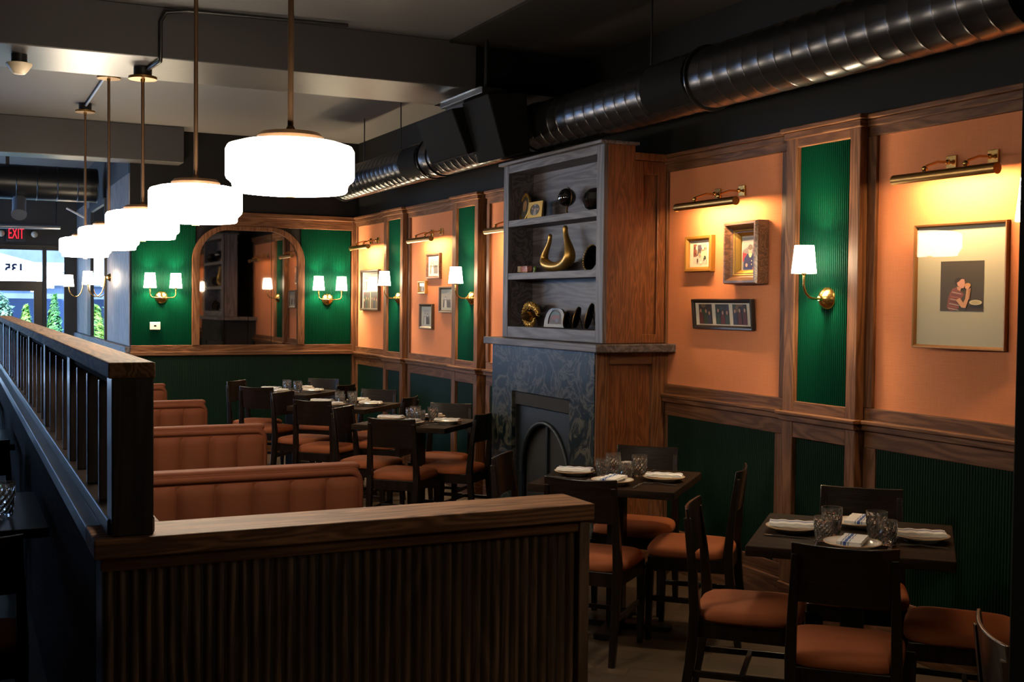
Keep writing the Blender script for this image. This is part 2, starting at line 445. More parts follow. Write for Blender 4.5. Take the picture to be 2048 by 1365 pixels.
# left wall with a run of windows
lw = MB()
lw.box(-4.6, -4.5, -3, YF + .1, 0, .5).box(-4.6, -4.5, -3, YF + .1, 2.7, CE)
lw.box(-4.6, -4.5, -3, 13.4, .5, 2.7).box(-4.6, -4.5, 17.6, YF + .1, .5, 2.7)
lw.box(-4.6, -4.5, 15.4, 15.56, .5, 2.7)
struct(lw, 'wall_left', M['dark'])
for i, (a, b_) in enumerate(((13.4, 15.4), (15.56, 17.6))):
    w = MB(); w.box(-4.57, -4.53, a, a + .05, .5, 2.7).box(-4.57, -4.53, b_ - .05, b_, .5, 2.7).box(-4.57, -4.53, a + .05, b_ - .05, .5, .55).box(-4.57, -4.53, a + .05, b_ - .05, 2.65, 2.7)
    o = struct(w, 'window_%d' % (i + 4), M['blackm'])
    MB().box(-4.553, -4.547, a + .05, b_ - .05, .55, 2.65).build('pane', M['winglass'], o)

# ---- right wall
wr = struct(MB().box(XW, XW + .15, -3, YB, 0, CE), 'wall_right', M['navy'])
def fabric(y0, y1, z0=1.135, z1=2.44):
    return MB().box(3.982, XW + .001, y0, y1, z0, z1).build('fabric_panel', M['pink'], wr)
def reed_r(y0, y1, z0, z1, x, mat='green', name='reeded_panel', pitch=.0145, amp=.0062):
    return MB().reeds(-(y1 - y0) / 2, (y1 - y0) / 2, z0, z1, pitch, amp).build(name, M[mat], wr, loc=(x, (y0 + y1) / 2, 0), rotz=RW, smooth=80)
FAB = [(3.16, 4.285), (4.985, 6.09), (7.49, 8.74), (9.455, 10.60), (11.265, 12.235)]
PIL = [(2.54, 3.09), (4.342, 4.895), (8.865, 9.42), (10.665, 11.22)]
for y0, y1 in FAB:
    fabric(y0, y1)
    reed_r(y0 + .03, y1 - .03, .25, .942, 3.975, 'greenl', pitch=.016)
tn = [0]
def trim(mb, mat, **k):
    tn[0] += 1
    return struct(mb, 'trim_%d' % tn[0], M[mat], **k)
# recessed bays: top rail, bottom rail, stiles round the coral panels
for y0, y1 in FAB:
    t = MB(); t.box(3.962, XW, y0 - .05, y1 + .05, 2.44, 2.50).box(3.962, XW, y0 - .05, y1 + .05, 1.07, 1.135)
    t.box(3.966, XW, y0 - .05, y1 + .05, .942, 1.03).box(3.966, XW, y0 - .05, y1 + .05, .17, .25)
    trim(t, 'wy', bevel=.004)
    t = MB(); t.box(3.962, XW, y0 - .055, y0, 1.135, 2.44).box(3.962, XW, y1, y1 + .055, 1.135, 2.44)
    t.box(3.966, XW, y0 - .055, y0 + .03, .25, .942).box(3.966, XW, y1 - .03, y1 + .055, .25, .942)
    trim(t, 'wz', bevel=.004)
# pilasters: oak casing round a tall green reeded panel
for y0, y1 in PIL:
    a, b_ = y0 + .073, y1 - .085
    t = MB(); t.box(3.915, XW, y0, a, .17, 2.5).box(3.915, XW, b_, y1, .17, 2.5)
    trim(t, 'wz', bevel=.005)
    t = MB(); t.box(3.918, XW, a, b_, 2.44, 2.5).box(3.918, XW, a, b_, .942, 1.03).box(3.918, XW, a, b_, 1.07, 1.13).box(3.918, XW, a, b_, .17, .25)
    trim(t, 'wy', bevel=.004)
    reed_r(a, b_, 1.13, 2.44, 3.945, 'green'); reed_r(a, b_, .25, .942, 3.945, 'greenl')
# crown and chair rail follow the steps
def follow(z0, z1, out0, out1, mat):
    t = MB()
    for (y0, y1) in FAB:
        t.box(XW - .04 - out0, XW, y0 - .057, y1 + .057, z0, z0 + (z1 - z0) * .6); t.box(XW - .04 - out1, XW, y0 - .057, y1 + .057, z0 + (z1 - z0) * .6, z1)
    for (y0, y1) in PIL:
        t.box(XW - .085 - out0, XW, y0 - .01, y1 + .01, z0, z0 + (z1 - z0) * .6); t.box(XW - .085 - out1, XW, y0 - .01 - out1 + out0, y1 + .01 + out1 - out0, z0 + (z1 - z0) * .6, z1)
    return trim(t, mat, bevel=.005)
follow(2.485, 2.545, .012, .026, 'wy')
follow(1.026, 1.076, .018, .032, 'wy')
bb = MB()
for y0, y1 in FAB: bb.box(3.95, XW, y0 - .057, y1 + .057, 0, .175)
for y0, y1 in PIL: bb.box(3.905, XW, y0 - .004, y1 + .004, 0, .175)
struct(bb, 'baseboard_right', M['wy'], bevel=.005)

# ---- back wall (the mirror wall)
trim(MB().box(2.95, XW, -3.0, 7.17, 3.335, CE), 'blk')  # thin near-black strip laid over the ceiling beside the right wall
trim(MB().box(3.14, XW, 7.165, 7.905, 3.046, CE), 'black')     # black end section of the beam, out to the right wall
wb = struct(MB().box(1.6, XW, YB, YB + .14, 0, CE), 'wall_back', M['navy'])
MB().reeds(1.61, 2.25, 1.155, 2.41, .0145, .005).build('reeded_panel', M['green'], wb, loc=(0, YB - .008, 0), smooth=80)
MB().reeds(3.36, 3.915, 1.155, 2.41, .0145, .005).build('reeded_panel', M['green'], wb, loc=(0, YB - .008, 0), smooth=80)
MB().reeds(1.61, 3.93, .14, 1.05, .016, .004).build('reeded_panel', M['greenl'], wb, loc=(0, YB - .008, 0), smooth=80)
t = MB(); t.box(1.6, 3.95, YB - .035, YB, 2.40, 2.50).box(1.59, 3.95, YB - .06, YB, 2.495, 2.545); trim(t, 'wx', bevel=.005)
t = MB(); t.box(1.6, 3.95, YB - .03, YB, 1.085, 1.157).box(1.59, 3.95, YB - .06, YB, 1.05, 1.09); trim(t, 'wx', bevel=.005)
t = MB(); t.box(3.925, XW, YB - .05, YB, .0, 2.5); trim(t, 'wz', bevel=.004)
struct(MB().box(1.6, 3.93, YB - .03, YB, 0, .14), 'baseboard_back', M['wx'])

# ---- side wall running on to the street front
ws = struct(MB().box(1.6, 1.74, YB + .14, YF, 0, CE), 'wall_side', M['dark'])
for y0, y1 in ((YB + .02, 14.25), (16.22, 17.95)):
    MB().reeds(-(y1 - y0) / 2, (y1 - y0) / 2, 1.15, 2.9, .03, .003).build('reeded_panel', M['wash'], ws, loc=(1.594, (y0 + y1) / 2, 0), rotz=RW, smooth=80)
t = MB(); t.box(1.55, 1.6, YB, 17.95, 1.05, 1.14); trim(t, 'shelf', bevel=.005)

# ---- street front
wf = MB()
wf.box(-4.6, XW, YF, YF + .12, 2.375, CE)
wf.box(-4.6, -4.3, YF, YF + .12, 0, 2.375)
wf.box(-.05, .14, YF, YF + .12, 0, 2.375)
wf.box(-4.3, -.05, YF, YF + .12, 0, .35)
wf.box(1.436, XW, YF, YF + .12, 0, 2.375)
wf.box(1.18, 1.436, YF, YF + .12, 0, .3)
wf.box(1.134, 1.18, YF - .02, YF + .12, 0, 2.375)
struct(wf, 'wall_front', M['dark'])
t = MB(); t.box(-4.4, 1.6, YF - .05, YF, 2.36, 2.385); trim(t, 'blackm')
d = MB(); d.box(.14, .22, YF + .02, YF + .07, 0, 1.80).box(1.02, 1.134, YF + .02, YF + .07, 0, 1.80).box(.22, 1.02, YF + .02, YF + .07, 1.728, 1.80).box(.22, 1.02, YF + .02, YF + .07, 0, .25)
do = struct(d, 'door_1', M['blackm'])
MB().box(.22, 1.02, YF + .042, YF + .048, .25, 1.728).build('pane', M['winglass'], do)
MB().tube([(.27, YF - .03, .85), (.27, YF - .03, 1.45)], .012).build('handle', M['steel'], do)
w = MB(); w.box(.14, 1.134, YF + .01, YF + .08, 1.80, 1.868).box(.14, 1.134, YF + .01, YF + .08, 2.315, 2.375).box(.14, .2, YF + .01, YF + .08, 1.868, 2.315)
wo = struct(w, 'window_1', M['blackm'])
MB().box(.2, 1.134, YF + .042, YF + .048, 1.868, 2.315).build('pane', M['winglass'], wo)
text_mesh('135', .17, .001, .007).build('lettering', M['inkb'], wo, loc=(.765, YF + .05, 2.045), rotz=pi)
w = MB(); w.box(1.18, 1.436, YF + .01, YF + .08, 2.315, 2.375).box(1.18, 1.19, YF + .01, YF + .08, .3, 2.315).box(1.426, 1.436, YF + .01, YF + .08, .3, 2.315)
wo = struct(w, 'window_2', M['blackm'])
MB().box(1.19, 1.426, YF + .042, YF + .048, .3, 2.315).build('pane', M['winglass'], wo)
w = MB()
for x in (-4.3, -2.93, -1.55, -.11): w.box(x, x + .06, YF + .01, YF + .08, .35, 2.375)
w.box(-4.24, -.11, YF + .01, YF + .08, 2.3, 2.375).box(-4.24, -.11, YF + .01, YF + .08, .35, .41)
wo = struct(w, 'window_3', M['blackm'])
MB().box(-4.24, -.11, YF + .042, YF + .048, .41, 2.3).build('pane', M['winglass'], wo)

# ---- dark pier close to the camera on the right
struct(MB().box(1.665, 2.12, 1.22, 1.45, 0, CE), 'wall_pier', M['black'], bevel=.004)

# ------------------------------------------------------------------ outdoors
tag(MB().box(-14, 14, YF + .12, 40, -.12, -.02).build('pavement', M['pave']), kind='structure')
b1 = thing('building', 'blue grey building across the street, seen through the front glass', 'building', (1.5, 27, 0))
MB().box(-14, 8, 0, 3, -.05, 9).build('facade', M['bld'], b1)
MB().box(-14, 8, -.12, 0, 2.2, 2.4).box(-14, 8, -.12, 0, 1.9, 2.0).build('ledge', M['bldw'], b1)
for i in range(4):
    MB().box(-3.6 + i * 1.6, -2.6 + i * 1.6, -.05, 0, 2.75, 4.2).build('window', M['insert'], b1)
tag(MB().box(.2, 3.2, 23.4, 23.5, 0, 1.62).build('fence', M['fence']), 'blue slatted screen behind the conical shrub outside', 'fence')
def umbrella(x, y, top, r, edge, label):
    u = thing('patio_umbrella', label, 'umbrella', (x, y, 0), 0, 'white patio umbrellas outside the front door')
    n = 8; vs = [(0, 0, top)]; fs = []
    for ring, (rr, zz) in enumerate(((r * .5, top - (top - edge) * .42), (r, edge), (r, edge - .16))):
        for k in range(n):
            a = 2 * pi * k / n + pi / 8; vs.append((rr * cos(a), rr * sin(a), zz))
    for k in range(n): fs.append((0, 1 + k, 1 + (k + 1) % n))
    for q in range(2):
        for k in range(n):
            j = (k + 1) % n; fs.append((1 + q * n + k, 1 + (q + 1) * n + k, 1 + (q + 1) * n + j, 1 + q * n + j))
    c = MB().add(vs, fs).build('canopy', M['umb'], u)
    md = c.modifiers.new('cloth', 'SOLIDIFY'); md.thickness = .006
    MB().tube([(0, 0, 0), (0, 0, top - .02)], .022).build('pole', M['blackm'], u)
    MB().lathe([(0, 0), (.28, 0), (.28, .06), (.04, .09), (.03, .12)], 20).build('base', M['blackm'], u)
umbrella(.62, 22.4, 2.44, 1.35, 2.02, 'white patio umbrella seen through the glass above the front door')
umbrella(-2.6, 22.6, 2.5, 1.35, 2.05, 'second white patio umbrella further left along the street front')
def leaves(name, label, cat, loc, shape, n, size, mat, group=None, trunk=.4):
    r = random.Random(hash(name + label) % 1000 if False else len(label)); t = thing(name, label, cat, loc, 0, group)
    mb = MB()
    for _ in range(n):
        p, nrm = shape(r); p = Vector(p)
        d = (Vector(nrm) + Vector((r.uniform(-.6, .6), r.uniform(-.6, .6), r.uniform(-.3, .9)))).normalized()
        s = size * r.uniform(.6, 1.3); a = d.orthogonal().normalized(); b_ = d.cross(a)
        tip = a * s
        mb.add([p - b_ * s * .28, p + tip * .45 - b_ * s * .05 + d * s * .08, p + tip, p + b_ * s * .28], [(0, 1, 2), (0, 2, 3)])
    mb.build('foliage', M[mat], t)
    MB().tube([(0, 0, 0), (0, 0, trunk)], [.04, .03]).build('trunk', M['bark'], t)
def cone(h, r0, z0):
    def f(r):
        u = r.random() ** 1.5; a = r.uniform(0, 2 * pi); rr = r0 * (1 - u) ** .8 * r.uniform(.75, 1)
        return (rr * cos(a), rr * sin(a), z0 + u * h), (cos(a), sin(a), .5)
    return f
def ball(h, r0, z0):
    def f(r):
        v = Vector((r.gauss(0, 1), r.gauss(0, 1), r.gauss(0, 1))).normalized(); k = r.uniform(.8, 1)
        return (v.x * r0 * k, v.y * r0 * k, z0 + h / 2 + v.z * h / 2 * k), v
    return f
g = 'shrubs outside the front glass'
leaves('conical_cedar', 'conical green cedar behind the narrow sidelight of the street front', 'shrub', (1.50, 21.0, 0), cone(1.5, .26, .18), 2600, .07, 'cedar', g)
leaves('conical_cedar', 'small cedar half hidden right of the conical one', 'shrub', (1.80, 21.5, 0), cone(1.25, .24, .18), 1800, .07, 'cedar', g)
leaves('round_shrub', 'bright yellow green shrub behind the front door glass', 'shrub', (1.03, 20.5, 0), cone(1.32, .27, .18), 2600, .07, 'shrub', g)
leaves('leafy_tree', 'sunlit leafy bush at the left of the front door glass', 'tree', (.52, 21.0, 0), ball(1.3, .36, .5), 2600, .09, 'tree', g, .9)
leaves('leafy_tree', 'sunlit leafy tree reflected in the mirror on the side wall', 'tree', (-.75, 20.9, 0), ball(1.7, .70, .4), 3000, .1, 'tree', g, 1.0)
# ------------------------------------------------------------------ fireplace, bookcase
fp = thing('fireplace', 'dark marble fireplace with oak mantel between the two seating bays', 'fireplace', (3.47, 6.84, 0))
def F(x0, x1, y0, y1, z0, z1, mb=None):   # world extents -> local
    return (mb or MB()).box(x0 - 3.47, x1 - 3.47, y0 - 6.84, y1 - 6.84, z0, z1)
ms = MB()
ms.prism([(6.10 - 6.84, 0), (6.42 - 6.84, 0), (6.42 - 6.84, 1.02), (7.25 - 6.84, 1.02), (7.25 - 6.84, 0), (7.58 - 6.84, 0), (7.58 - 6.84, 1.333), (6.10 - 6.84, 1.333)], 'x', 0, .03)
ms.build('marble_surround', M['marble'], fp, bevel=.003)
F(3.50, 3.99, 6.14, 6.40, 0, 1.333).build('chimney_body', M['warm'], fp)
bx = MB(); F(3.50, 3.99, 6.40, 6.43, 0, 1.3, bx); F(3.50, 3.99, 7.24, 7.54, 0, 1.333, bx); F(3.50, 3.99, 6.43, 7.24, 1.015, 1.333, bx); F(3.95, 3.99, 6.43, 7.24, 0, 1.015, bx)
bx.build('firebox', M['soot'], fp)
# iron insert with an arched opening and a centre bar
ia = MB(); yc = 6.835; w2 = .395; n = 20
outer = [(-w2, 0), (-w2, .92), (w2, .92), (w2, 0)]
arch = [(w2 * .86 * cos(pi * k / n), .47 + .36 * sin(pi * k / n)) for k in range(n + 1)]
top = [(-.395 + .79 * k / n, .92) for k in range(n + 1)][::-1]
vs, fs = [], []
for (a, z), (b_, zt) in zip(arch, top):
    for x in (0, .02): vs += [(x, a, z), (x, b_, zt)]
for k in range(n):
    o = 4 * k
    fs += [(o, o + 1, o + 5, o + 4), (o + 2, o + 6, o + 7, o + 3), (o, o + 4, o + 6, o + 2), (o + 1, o + 3, o + 7, o + 5)]
ia.add(vs, fs)
ia.box(0, .02, w2 * .86, w2, 0, .47).box(0, .02, -w2, -w2 * .86, 0, .47)
ia.add([(0, w2 * .86, .47), (0, w2, .47), (0, w2, .92), (.02, w2 * .86, .47), (.02, w2, .47), (.02, w2, .92)], [(0, 1, 2), (3, 5, 4)])
ia.add([(0, -w2 * .86, .47), (0, -w2, .47), (0, -w2, .92), (.02, -w2 * .86, .47), (.02, -w2, .47), (.02, -w2, .92)], [(0, 2, 1), (3, 4, 5)])
io = ia.build('iron_insert', M['insert'], fp, loc=(.05, 0, 0))
MB().box(.01, .025, -.012, .012, 0, .84).build('centre_bar', M['insert'], io)
MB().box(.03, .04, -.33, .33, 0, .82).build('back_plate', M['soot'], io)
ar = MB(); pts = [(-.005, w2 * .86 * cos(pi * k / n), .47 + .36 * sin(pi * k / n)) for k in range(n + 1)]
ar.tube(pts, .016, 8).build('arch_moulding', M['insert'], io, smooth=60)
hd = MB(); F(3.49, 3.53, 6.425, 7.245, .93, 1.018, hd); hd.build('lintel', M['soot'], fp)
# panelled flank facing the camera
F(3.475, 3.562, 6.085, 6.14, 0, 1.333).build('flank_stile', M['wz'], fp, bevel=.004); F(3.868, 3.962, 6.085, 6.14, 0, 1.333).build('flank_stile', M['wz'], fp, bevel=.004)
F(3.562, 3.868, 6.087, 6.14, 1.256, 1.333).build('flank_rail', M['wx'], fp, bevel=.004); F(3.562, 3.868, 6.087, 6.14, 0, .14).build('flank_rail', M['wx'], fp, bevel=.004)
F(3.562, 3.868, 6.115, 6.14, .14, 1.256).build('flank_panel', M['warm'], fp)
mt = MB(); F(3.42, 3.99, 6.0, 7.63, 1.333, 1.383, mt)
mt.build('mantel', M['shelf'], fp, bevel=.006)

bc = thing('bookcase', 'tall smoked oak display shelves above the fireplace mantel', 'bookcase', (3.51, 6.79, 1.385))
def B(x0, x1, y0, y1, z0, z1, mb=None):
    return (mb or MB()).box(x0 - 3.51, x1 - 3.51, y0 - 6.79, y1 - 6.79, z0 - 1.385, z1 - 1.385)
B(3.53, 3.72, 6.075, 6.10, 1.385, 2.585).build('side_panel', M['warm'], bc, bevel=.003)
B(3.53, 3.72, 7.465, 7.49, 1.385, 2.585).build('side_panel', M['shelfz'], bc, bevel=.003)
B(3.505, 3.535, 6.075, 6.165, 1.385, 2.585).build('face_stile', M['shelfz'], bc, bevel=.003); B(3.505, 3.535, 7.41, 7.49, 1.385, 2.585).build('face_stile', M['shelfz'], bc, bevel=.003)
B(3.725, 3.96, 6.125, 6.40, 1.385, 2.50).build('side_pilaster', M['warm'], bc)
sp_ = MB(); B(3.722, 3.80, 6.10, 6.125, 1.385, 2.50, sp_); B(3.90, 3.96, 6.10, 6.125, 1.385, 2.50, sp_); B(3.80, 3.90, 6.10, 6.125, 2.42, 2.50, sp_); B(3.80, 3.90, 6.10, 6.125, 1.385, 1.44, sp_)
sp_.build('pilaster_frame', M['warm'], bc, bevel=.004)
B(3.722, 3.965, 6.07, 6.40, 2.50, 2.545).build('pilaster_cap', M['warm'], bc, bevel=.005)
B(3.507, 3.535, 6.165, 7.41, 2.53, 2.585).build('top_rail', M['shelf'], bc, bevel=.003)
B(3.507, 3.535, 6.165, 7.41, 1.385, 1.462).build('bottom_rail', M['shelf'], bc, bevel=.003)
bp_ = MB(); B(3.70, 3.718, 6.10, 7.465, 1.385, 2.585, bp_); B(3.535, 3.70, 6.10, 6.163, 1.46, 2.53, bp_); B(3.535, 3.70, 7.412, 7.465, 1.46, 2.53, bp_)
bp_.build('back_panel', M['shelf'], bc)
for z0, z1 in ((1.42, 1.462), (1.787, 1.833), (2.155, 2.20), (2.53, 2.585)):
    B(3.508 if z1 < 2.5 and z0 > 1.5 else 3.535, 3.70, 6.163, 7.412, z0, z1).build('shelf', M['shelf'], bc, bevel=.002)
B(3.47, 3.74, 6.055, 7.51, 2.585, 2.605).build('crown', M['shelf'], bc, bevel=.004)

# ------------------------------------------------------------------ booth partition and low wall
pt = thing('booth_partition', 'long dark wood screen with slatted openings left of the booths', 'partition', (.395, 7.1, 0))
def P(x0, x1, y0, y1, z0, z1, mb=None):
    return (mb or MB()).box(x0 - .395, x1 - .395, y0 - 7.1, y1 - 7.1, z0, z1)
P(.345, .455, 3.17, 11.25, 0, .985).build('base_panel', M['dkpan'], pt)
P(.302, .447, 3.17, 11.3, .988, 1.034).build('ledge', M['dkled'], pt, bevel=.004)
P(.447, .487, 3.17, 11.3, .988, 1.034).build('inner_ledge', M['capy'], pt, bevel=.003)
P(.338, .452, 3.02, 11.25, 1.034, 1.075).build('bottom_rail', M['dky'], pt, bevel=.004)
P(.338, .45, 2.995, 11.27, 1.425, 1.465).build('cap', M['capy'], pt, bevel=.004)
P(.358, .432, 3.05, 11.25, 1.402, 1.425).build('top_rail', M['dkpan'], pt, bevel=.003)
posts = [2.99, 4.15, 5.33, 6.51, 7.69, 8.87, 10.05, 11.15]
for i, y in enumerate(posts):
    P(.345, .445, y, y + .1, 1.034 if i == 0 else 1.075, 1.427).build('post', M['dkz'], pt, bevel=.004)
for a, b_ in zip(posts[:-1], posts[1:]):
    for k in range(3):
        y = a + .1 + (b_ - a - .1) * (k + .72) / 3.4
        P(.35, .44, y, y + .03, 1.075, 1.402).build('slat', M['dkz'], pt, bevel=.003)
lwall = thing('low_wall', 'low reeded dark wood wall with oak cap in the foreground', 'low wall', (1.0, 3.07, 0))
def L(x0, x1, y0, y1, z0, z1, mb=None):
    return (mb or MB()).box(x0 - 1.0, x1 - 1.0, y0 - 3.07, y1 - 3.07, z0, z1)
L(.325, 1.675, 3.01, 3.15, 0, .985).build('core', M['dkz'], lwall)
MB().reeds(-.675, .655, .0, .955, .0305, .013, -.055, 6).build('reeded_front', M['reed'], lwall, smooth=60)
L(.302, 1.697, 2.97, 3.17, .985, 1.034).build('cap', M['capx'], lwall, bevel=.004)
L(1.655, 1.69, 2.985, 3.16, 0, .985).build('end_post', M['reed'], lwall, bevel=.004)
L(.32, 1.655, 2.99, 3.02, .95, .985).build('top_rail', M['wx'], lwall, bevel=.003)

# ------------------------------------------------------------------ booths
def banquette():
    t = thing('banquette', '', 'booth seat', (1.06, 4.91, 0))
    W2 = .56; hgt = .89
    # back core with rounded right shoulder
    poly = [(-W2, .05), (W2, .05)] + [(W2 - .04 + .04 * sin(a), hgt - .04 + .04 * cos(a)) for a in [pi / 2 - k * pi / 12 for k in range(7)]] + [(-W2, hgt)]
    MB().prism(poly, 'y', .012, .11).build('back', M['velvet'], t, bevel=.008)
    n = 7; cw = 2 * W2 / n; vs, fs = [], []; m = 8
    zs = [.06, .3, .6, .80, .835, .85]
    for zi, z in enumerate(zs):
        k = [1, 1, 1, 1, .7, .0][zi]
        for i in range(n * m + 1):
            u = (i % m) / m; b_ = .030 * (max(0, 4 * u * (1 - u))) ** .5 * k
            vs.append((-W2 + cw * i / m, .014 - b_, z))
    N = n * m + 1
    for r in range(len(zs) - 1):
        for i in range(N - 1): fs.append((r * N + i, r * N + i + 1, (r + 1) * N + i + 1, (r + 1) * N + i))
    MB().add(vs, fs).build('channel_panel', M['velvet'], t, smooth=50)
    pp = [(-W2, .02, .868), (W2 - .05, .02, .868)] + [(W2 - .05 + .045 * sin(a), .02, .823 + .045 * cos(a)) for a in (pi / 8, pi / 4, 3 * pi / 8, pi / 2)] + [(W2 - .005, .02, .4), (W2 - .005, .02, .08)]
    MB().tube(pp, .017, 10).build('piping', M['velvet'], t, smooth=60)
    MB().box(-W2, W2, .02, .115, .875, .905).build('top_roll', M['velvet'], t, bevel=.013, seg=3)
    MB().box(-W2, W2 - .02, .115, .60, .32, .45).build('seat', M['velvet'], t, bevel=.03, seg=3)
    MB().box(-W2, W2 - .03, .115, .56, 0, .318).build('plinth', M['dkz'], t)
    return t
bq = banquette()
names = ['terracotta channel-tufted booth back nearest the low wall', 'second terracotta booth back behind the low wall', 'third terracotta booth back, shorter in view', 'farthest terracotta booth back by the green wall']
for i in range(4):
    o = bq if i == 0 else dup(bq, (1.06, 4.91 + 1.765 * i, 0), 0, names[i], 'terracotta booths')
    o['label'] = names[i]; o['group'] = 'terracotta booths'
# ------------------------------------------------------------------ lamps
def lamp(kind, name, parent, loc, energy, color, rot=None, **k):
    l = bpy.data.lights.new(name, kind); l.energy = energy; l.color = color
    for a, b_ in k.items(): setattr(l, a, b_)
    o = bpy.data.objects.new(name, l); COL.objects.link(o); o.parent = parent; o.location = loc
    if rot: o.rotation_euler = rot
    return o
def pendant(i, y, drop, box, label):
    t = thing('pendant_lamp', label, 'pendant lamp', (1.05, y, 1.99), 0, 'white drum pendant lamps over the booths')
    prof = [(.0, .010), (.17, .006), (.190, .008), (.196, .014), (.1965, .024), (.199, .034), (.206, .042), (.216, .050), (.220, .062), (.220, .075), (.220, .150), (.212, .165), (.17, .178), (.09, .188)]
    MB().lathe(prof, 96, rib=.006).build('shade', M['pend'], t, smooth=40)
    MB().lathe([(0, .178), (.115, .178), (.115, .198), (.10, .212), (.02, .216), (.012, .235), (0, .235)], 40).build('cap_plate', M['bronze'], t, smooth=40)
    MB().lathe([(0, -.010), (.018, -.010), (.018, .008), (0, .008)], 20).build('finial', M['brass'], t)
    MB().tube([(0, 0, .21), (0, 0, drop - .02)], .0105, 12).build('rod', M['bronze'], t, smooth=60)
    MB().lathe([(0, drop - .03), (.012, drop - .03), (.014, drop - .012), (.085, drop - .012), (.085, drop + .004), (0, drop + .004)], 32).build('canopy', M['brassd'], t, smooth=40)
    if box: MB().lathe([(0, drop), (.055, drop), (.055, drop + box), (0, drop + box)], 24).build('junction_box', M['blackm'], t, smooth=40)
    return t
pl = ['nearest white drum pendant on a bronze rod, largest in view', 'second white drum pendant lamp from the camera', 'third white drum pendant, hung from the ceiling beam', 'fourth white drum pendant lamp, partly hidden by the third', 'farthest white drum pendant lamp, near the street front']
for i in range(5):
    if i == 2: pendant(i, 7.51, 1.0, .056, pl[i])
    else: pendant(i, 3.99 + 1.76 * i, 1.30, .060, pl[i])
tag(MB().tube([(1.05, 9.35, CE - .025), (1.05, 10.95, CE - .025)], .011, 8).build('conduit_pipe', M['pipe'], smooth=60), 'grey conduit on ceiling joining the two farthest pendants', 'pipe', 'electrical conduits')
tag(MB().tube([(1.07, 7.45, 3.03), (1.10, 7.15, 3.03), (1.10, 7.145, 3.05), (1.10, 7.145, 3.26), (1.13, 7.13, 3.315), (1.25, 7.1, 3.33), (2.2, 7.0, 3.33)], .012, 8).build('conduit_pipe', M['blackm'], smooth=60), 'dark conduit bending up the beam from the third pendant', 'pipe', 'electrical conduits')

def shade_cone(rb, rt, h):
    m = MB(); n = 32
    m.lathe([(rb, 0), (rt, h), (rt - .002, h), (rb - .002, 0), (rb, 0)], n); return m
def shade_set(t, loc, rb, rt, h, e=75.0):
    s = shade_cone(rb, rt, h).build('lamp_shade', M['shade'], t, loc=loc, smooth=40)
    MB().lathe([(0, -.01), (.010, -.01), (.013, .0), (.013, .03), (0, .03)], 16).build('candle_cup', M['brass'], s, smooth=40)
    lamp('POINT', 'bulb_light', t, (loc[0], loc[1], loc[2] + h * .5), e, (1, .74, .42), shadow_soft_size=.034)
    return s
def dome(r): return [(r, 0), (r, .006), (r * .93, .012), (r * .75, .028), (r * .4, .042), (.014, .046), (.012, .06), (0, .06)]
def plate_y(t, r, z=0):
    m = MB(); m.lathe(dome(r), 32); m.v = [(x, -zz, yy + z) for x, yy, zz in m.v]
    return m.build('back_plate', M['brass'], t, smooth=50)
def sconce_single(y, label, x=3.944, loc=None, rotz=RW):
    t = thing('wall_sconce', label, 'wall light', loc or (x, y, 1.662), rotz, 'brass wall sconces with white shades')
    plate_y(t, .058)
    pts = [(0, -.05, 0), (0, -.07, -.002)] + [(0, -.085 - .07 * sin(a), .07 - .072 * cos(a)) for a in (.2, .5, .9, 1.3, 1.57)] + [(0, -.155, .115)]
    MB().tube(pts, .0062, 10).build('arm', M['brass'], t, smooth=60)
    shade_set(t, (0, -.155, .123), .061, .047, .137)
    return t
sconce_single(4.585, 'single brass sconce with white shade on the nearest green panel')
sconce_single(9.03, 'single brass sconce left of the fireplace, nearer green panel')
sconce_single(10.83, 'single brass sconce on the green panel near the back corner')
sconce_single(0, 'white sconce shade peeping out behind the dark pier at right edge', loc=(1.925, 1.45, 1.67), rotz=pi)
def sconce_double(x, label):
    t = thing('wall_sconce', label, 'wall light', (x, YB - .013, 1.645), 0, 'brass wall sconces with white shades')
    plate_y(t, .066)
    for s in (-1, 1):
        pts = [(0, -.055, 0), (s * .05, -.075, -.002), (s * .085, -.09, .0)] + [(s * (.095 + .032 * sin(a)), -.10, .034 - .034 * cos(a)) for a in (.4, .9, 1.57)] + [(s * .127, -.10, .085)]
        MB().tube(pts, .0062, 10).build('arm', M['brass'], t, smooth=60)
        shade_set(t, (s * .127, -.10, .098), .062, .049, .15, 65.0)
    return t
sconce_double(1.905, 'double brass sconce left of the arched mirror')
sconce_double(3.655, 'double brass sconce right of the arched mirror')
t = sconce_double(1.4, 'double brass sconce on the wall behind the camera'); t.location = (3.3, -2.99, 1.7); t.rotation_euler.z = pi
def sconce_swoop(y, label):
    t = thing('wall_sconce', label, 'wall light', (1.591, y, 1.87), RW, 'brass wall sconces with white shades')
    plate_y(t, .045)
    MB().tube([(0, -.04, 0), (0, -.06, -.02), (0, -.07, -.10), (0, -.09, -.17), (0, -.13, -.215), (0, -.17, -.22), (0, -.21, -.19), (0, -.235, -.14), (0, -.24, -.09)], .007, 10).build('arm', M['brass'], t, smooth=60)
    shade_set(t, (0, -.24, -.085), .064, .05, .15, 12.0)
sconce_swoop(13.9, 'swan neck brass sconce on the side wall, nearer one')
sconce_swoop(16.35, 'swan neck brass sconce on the side wall, by the street front')

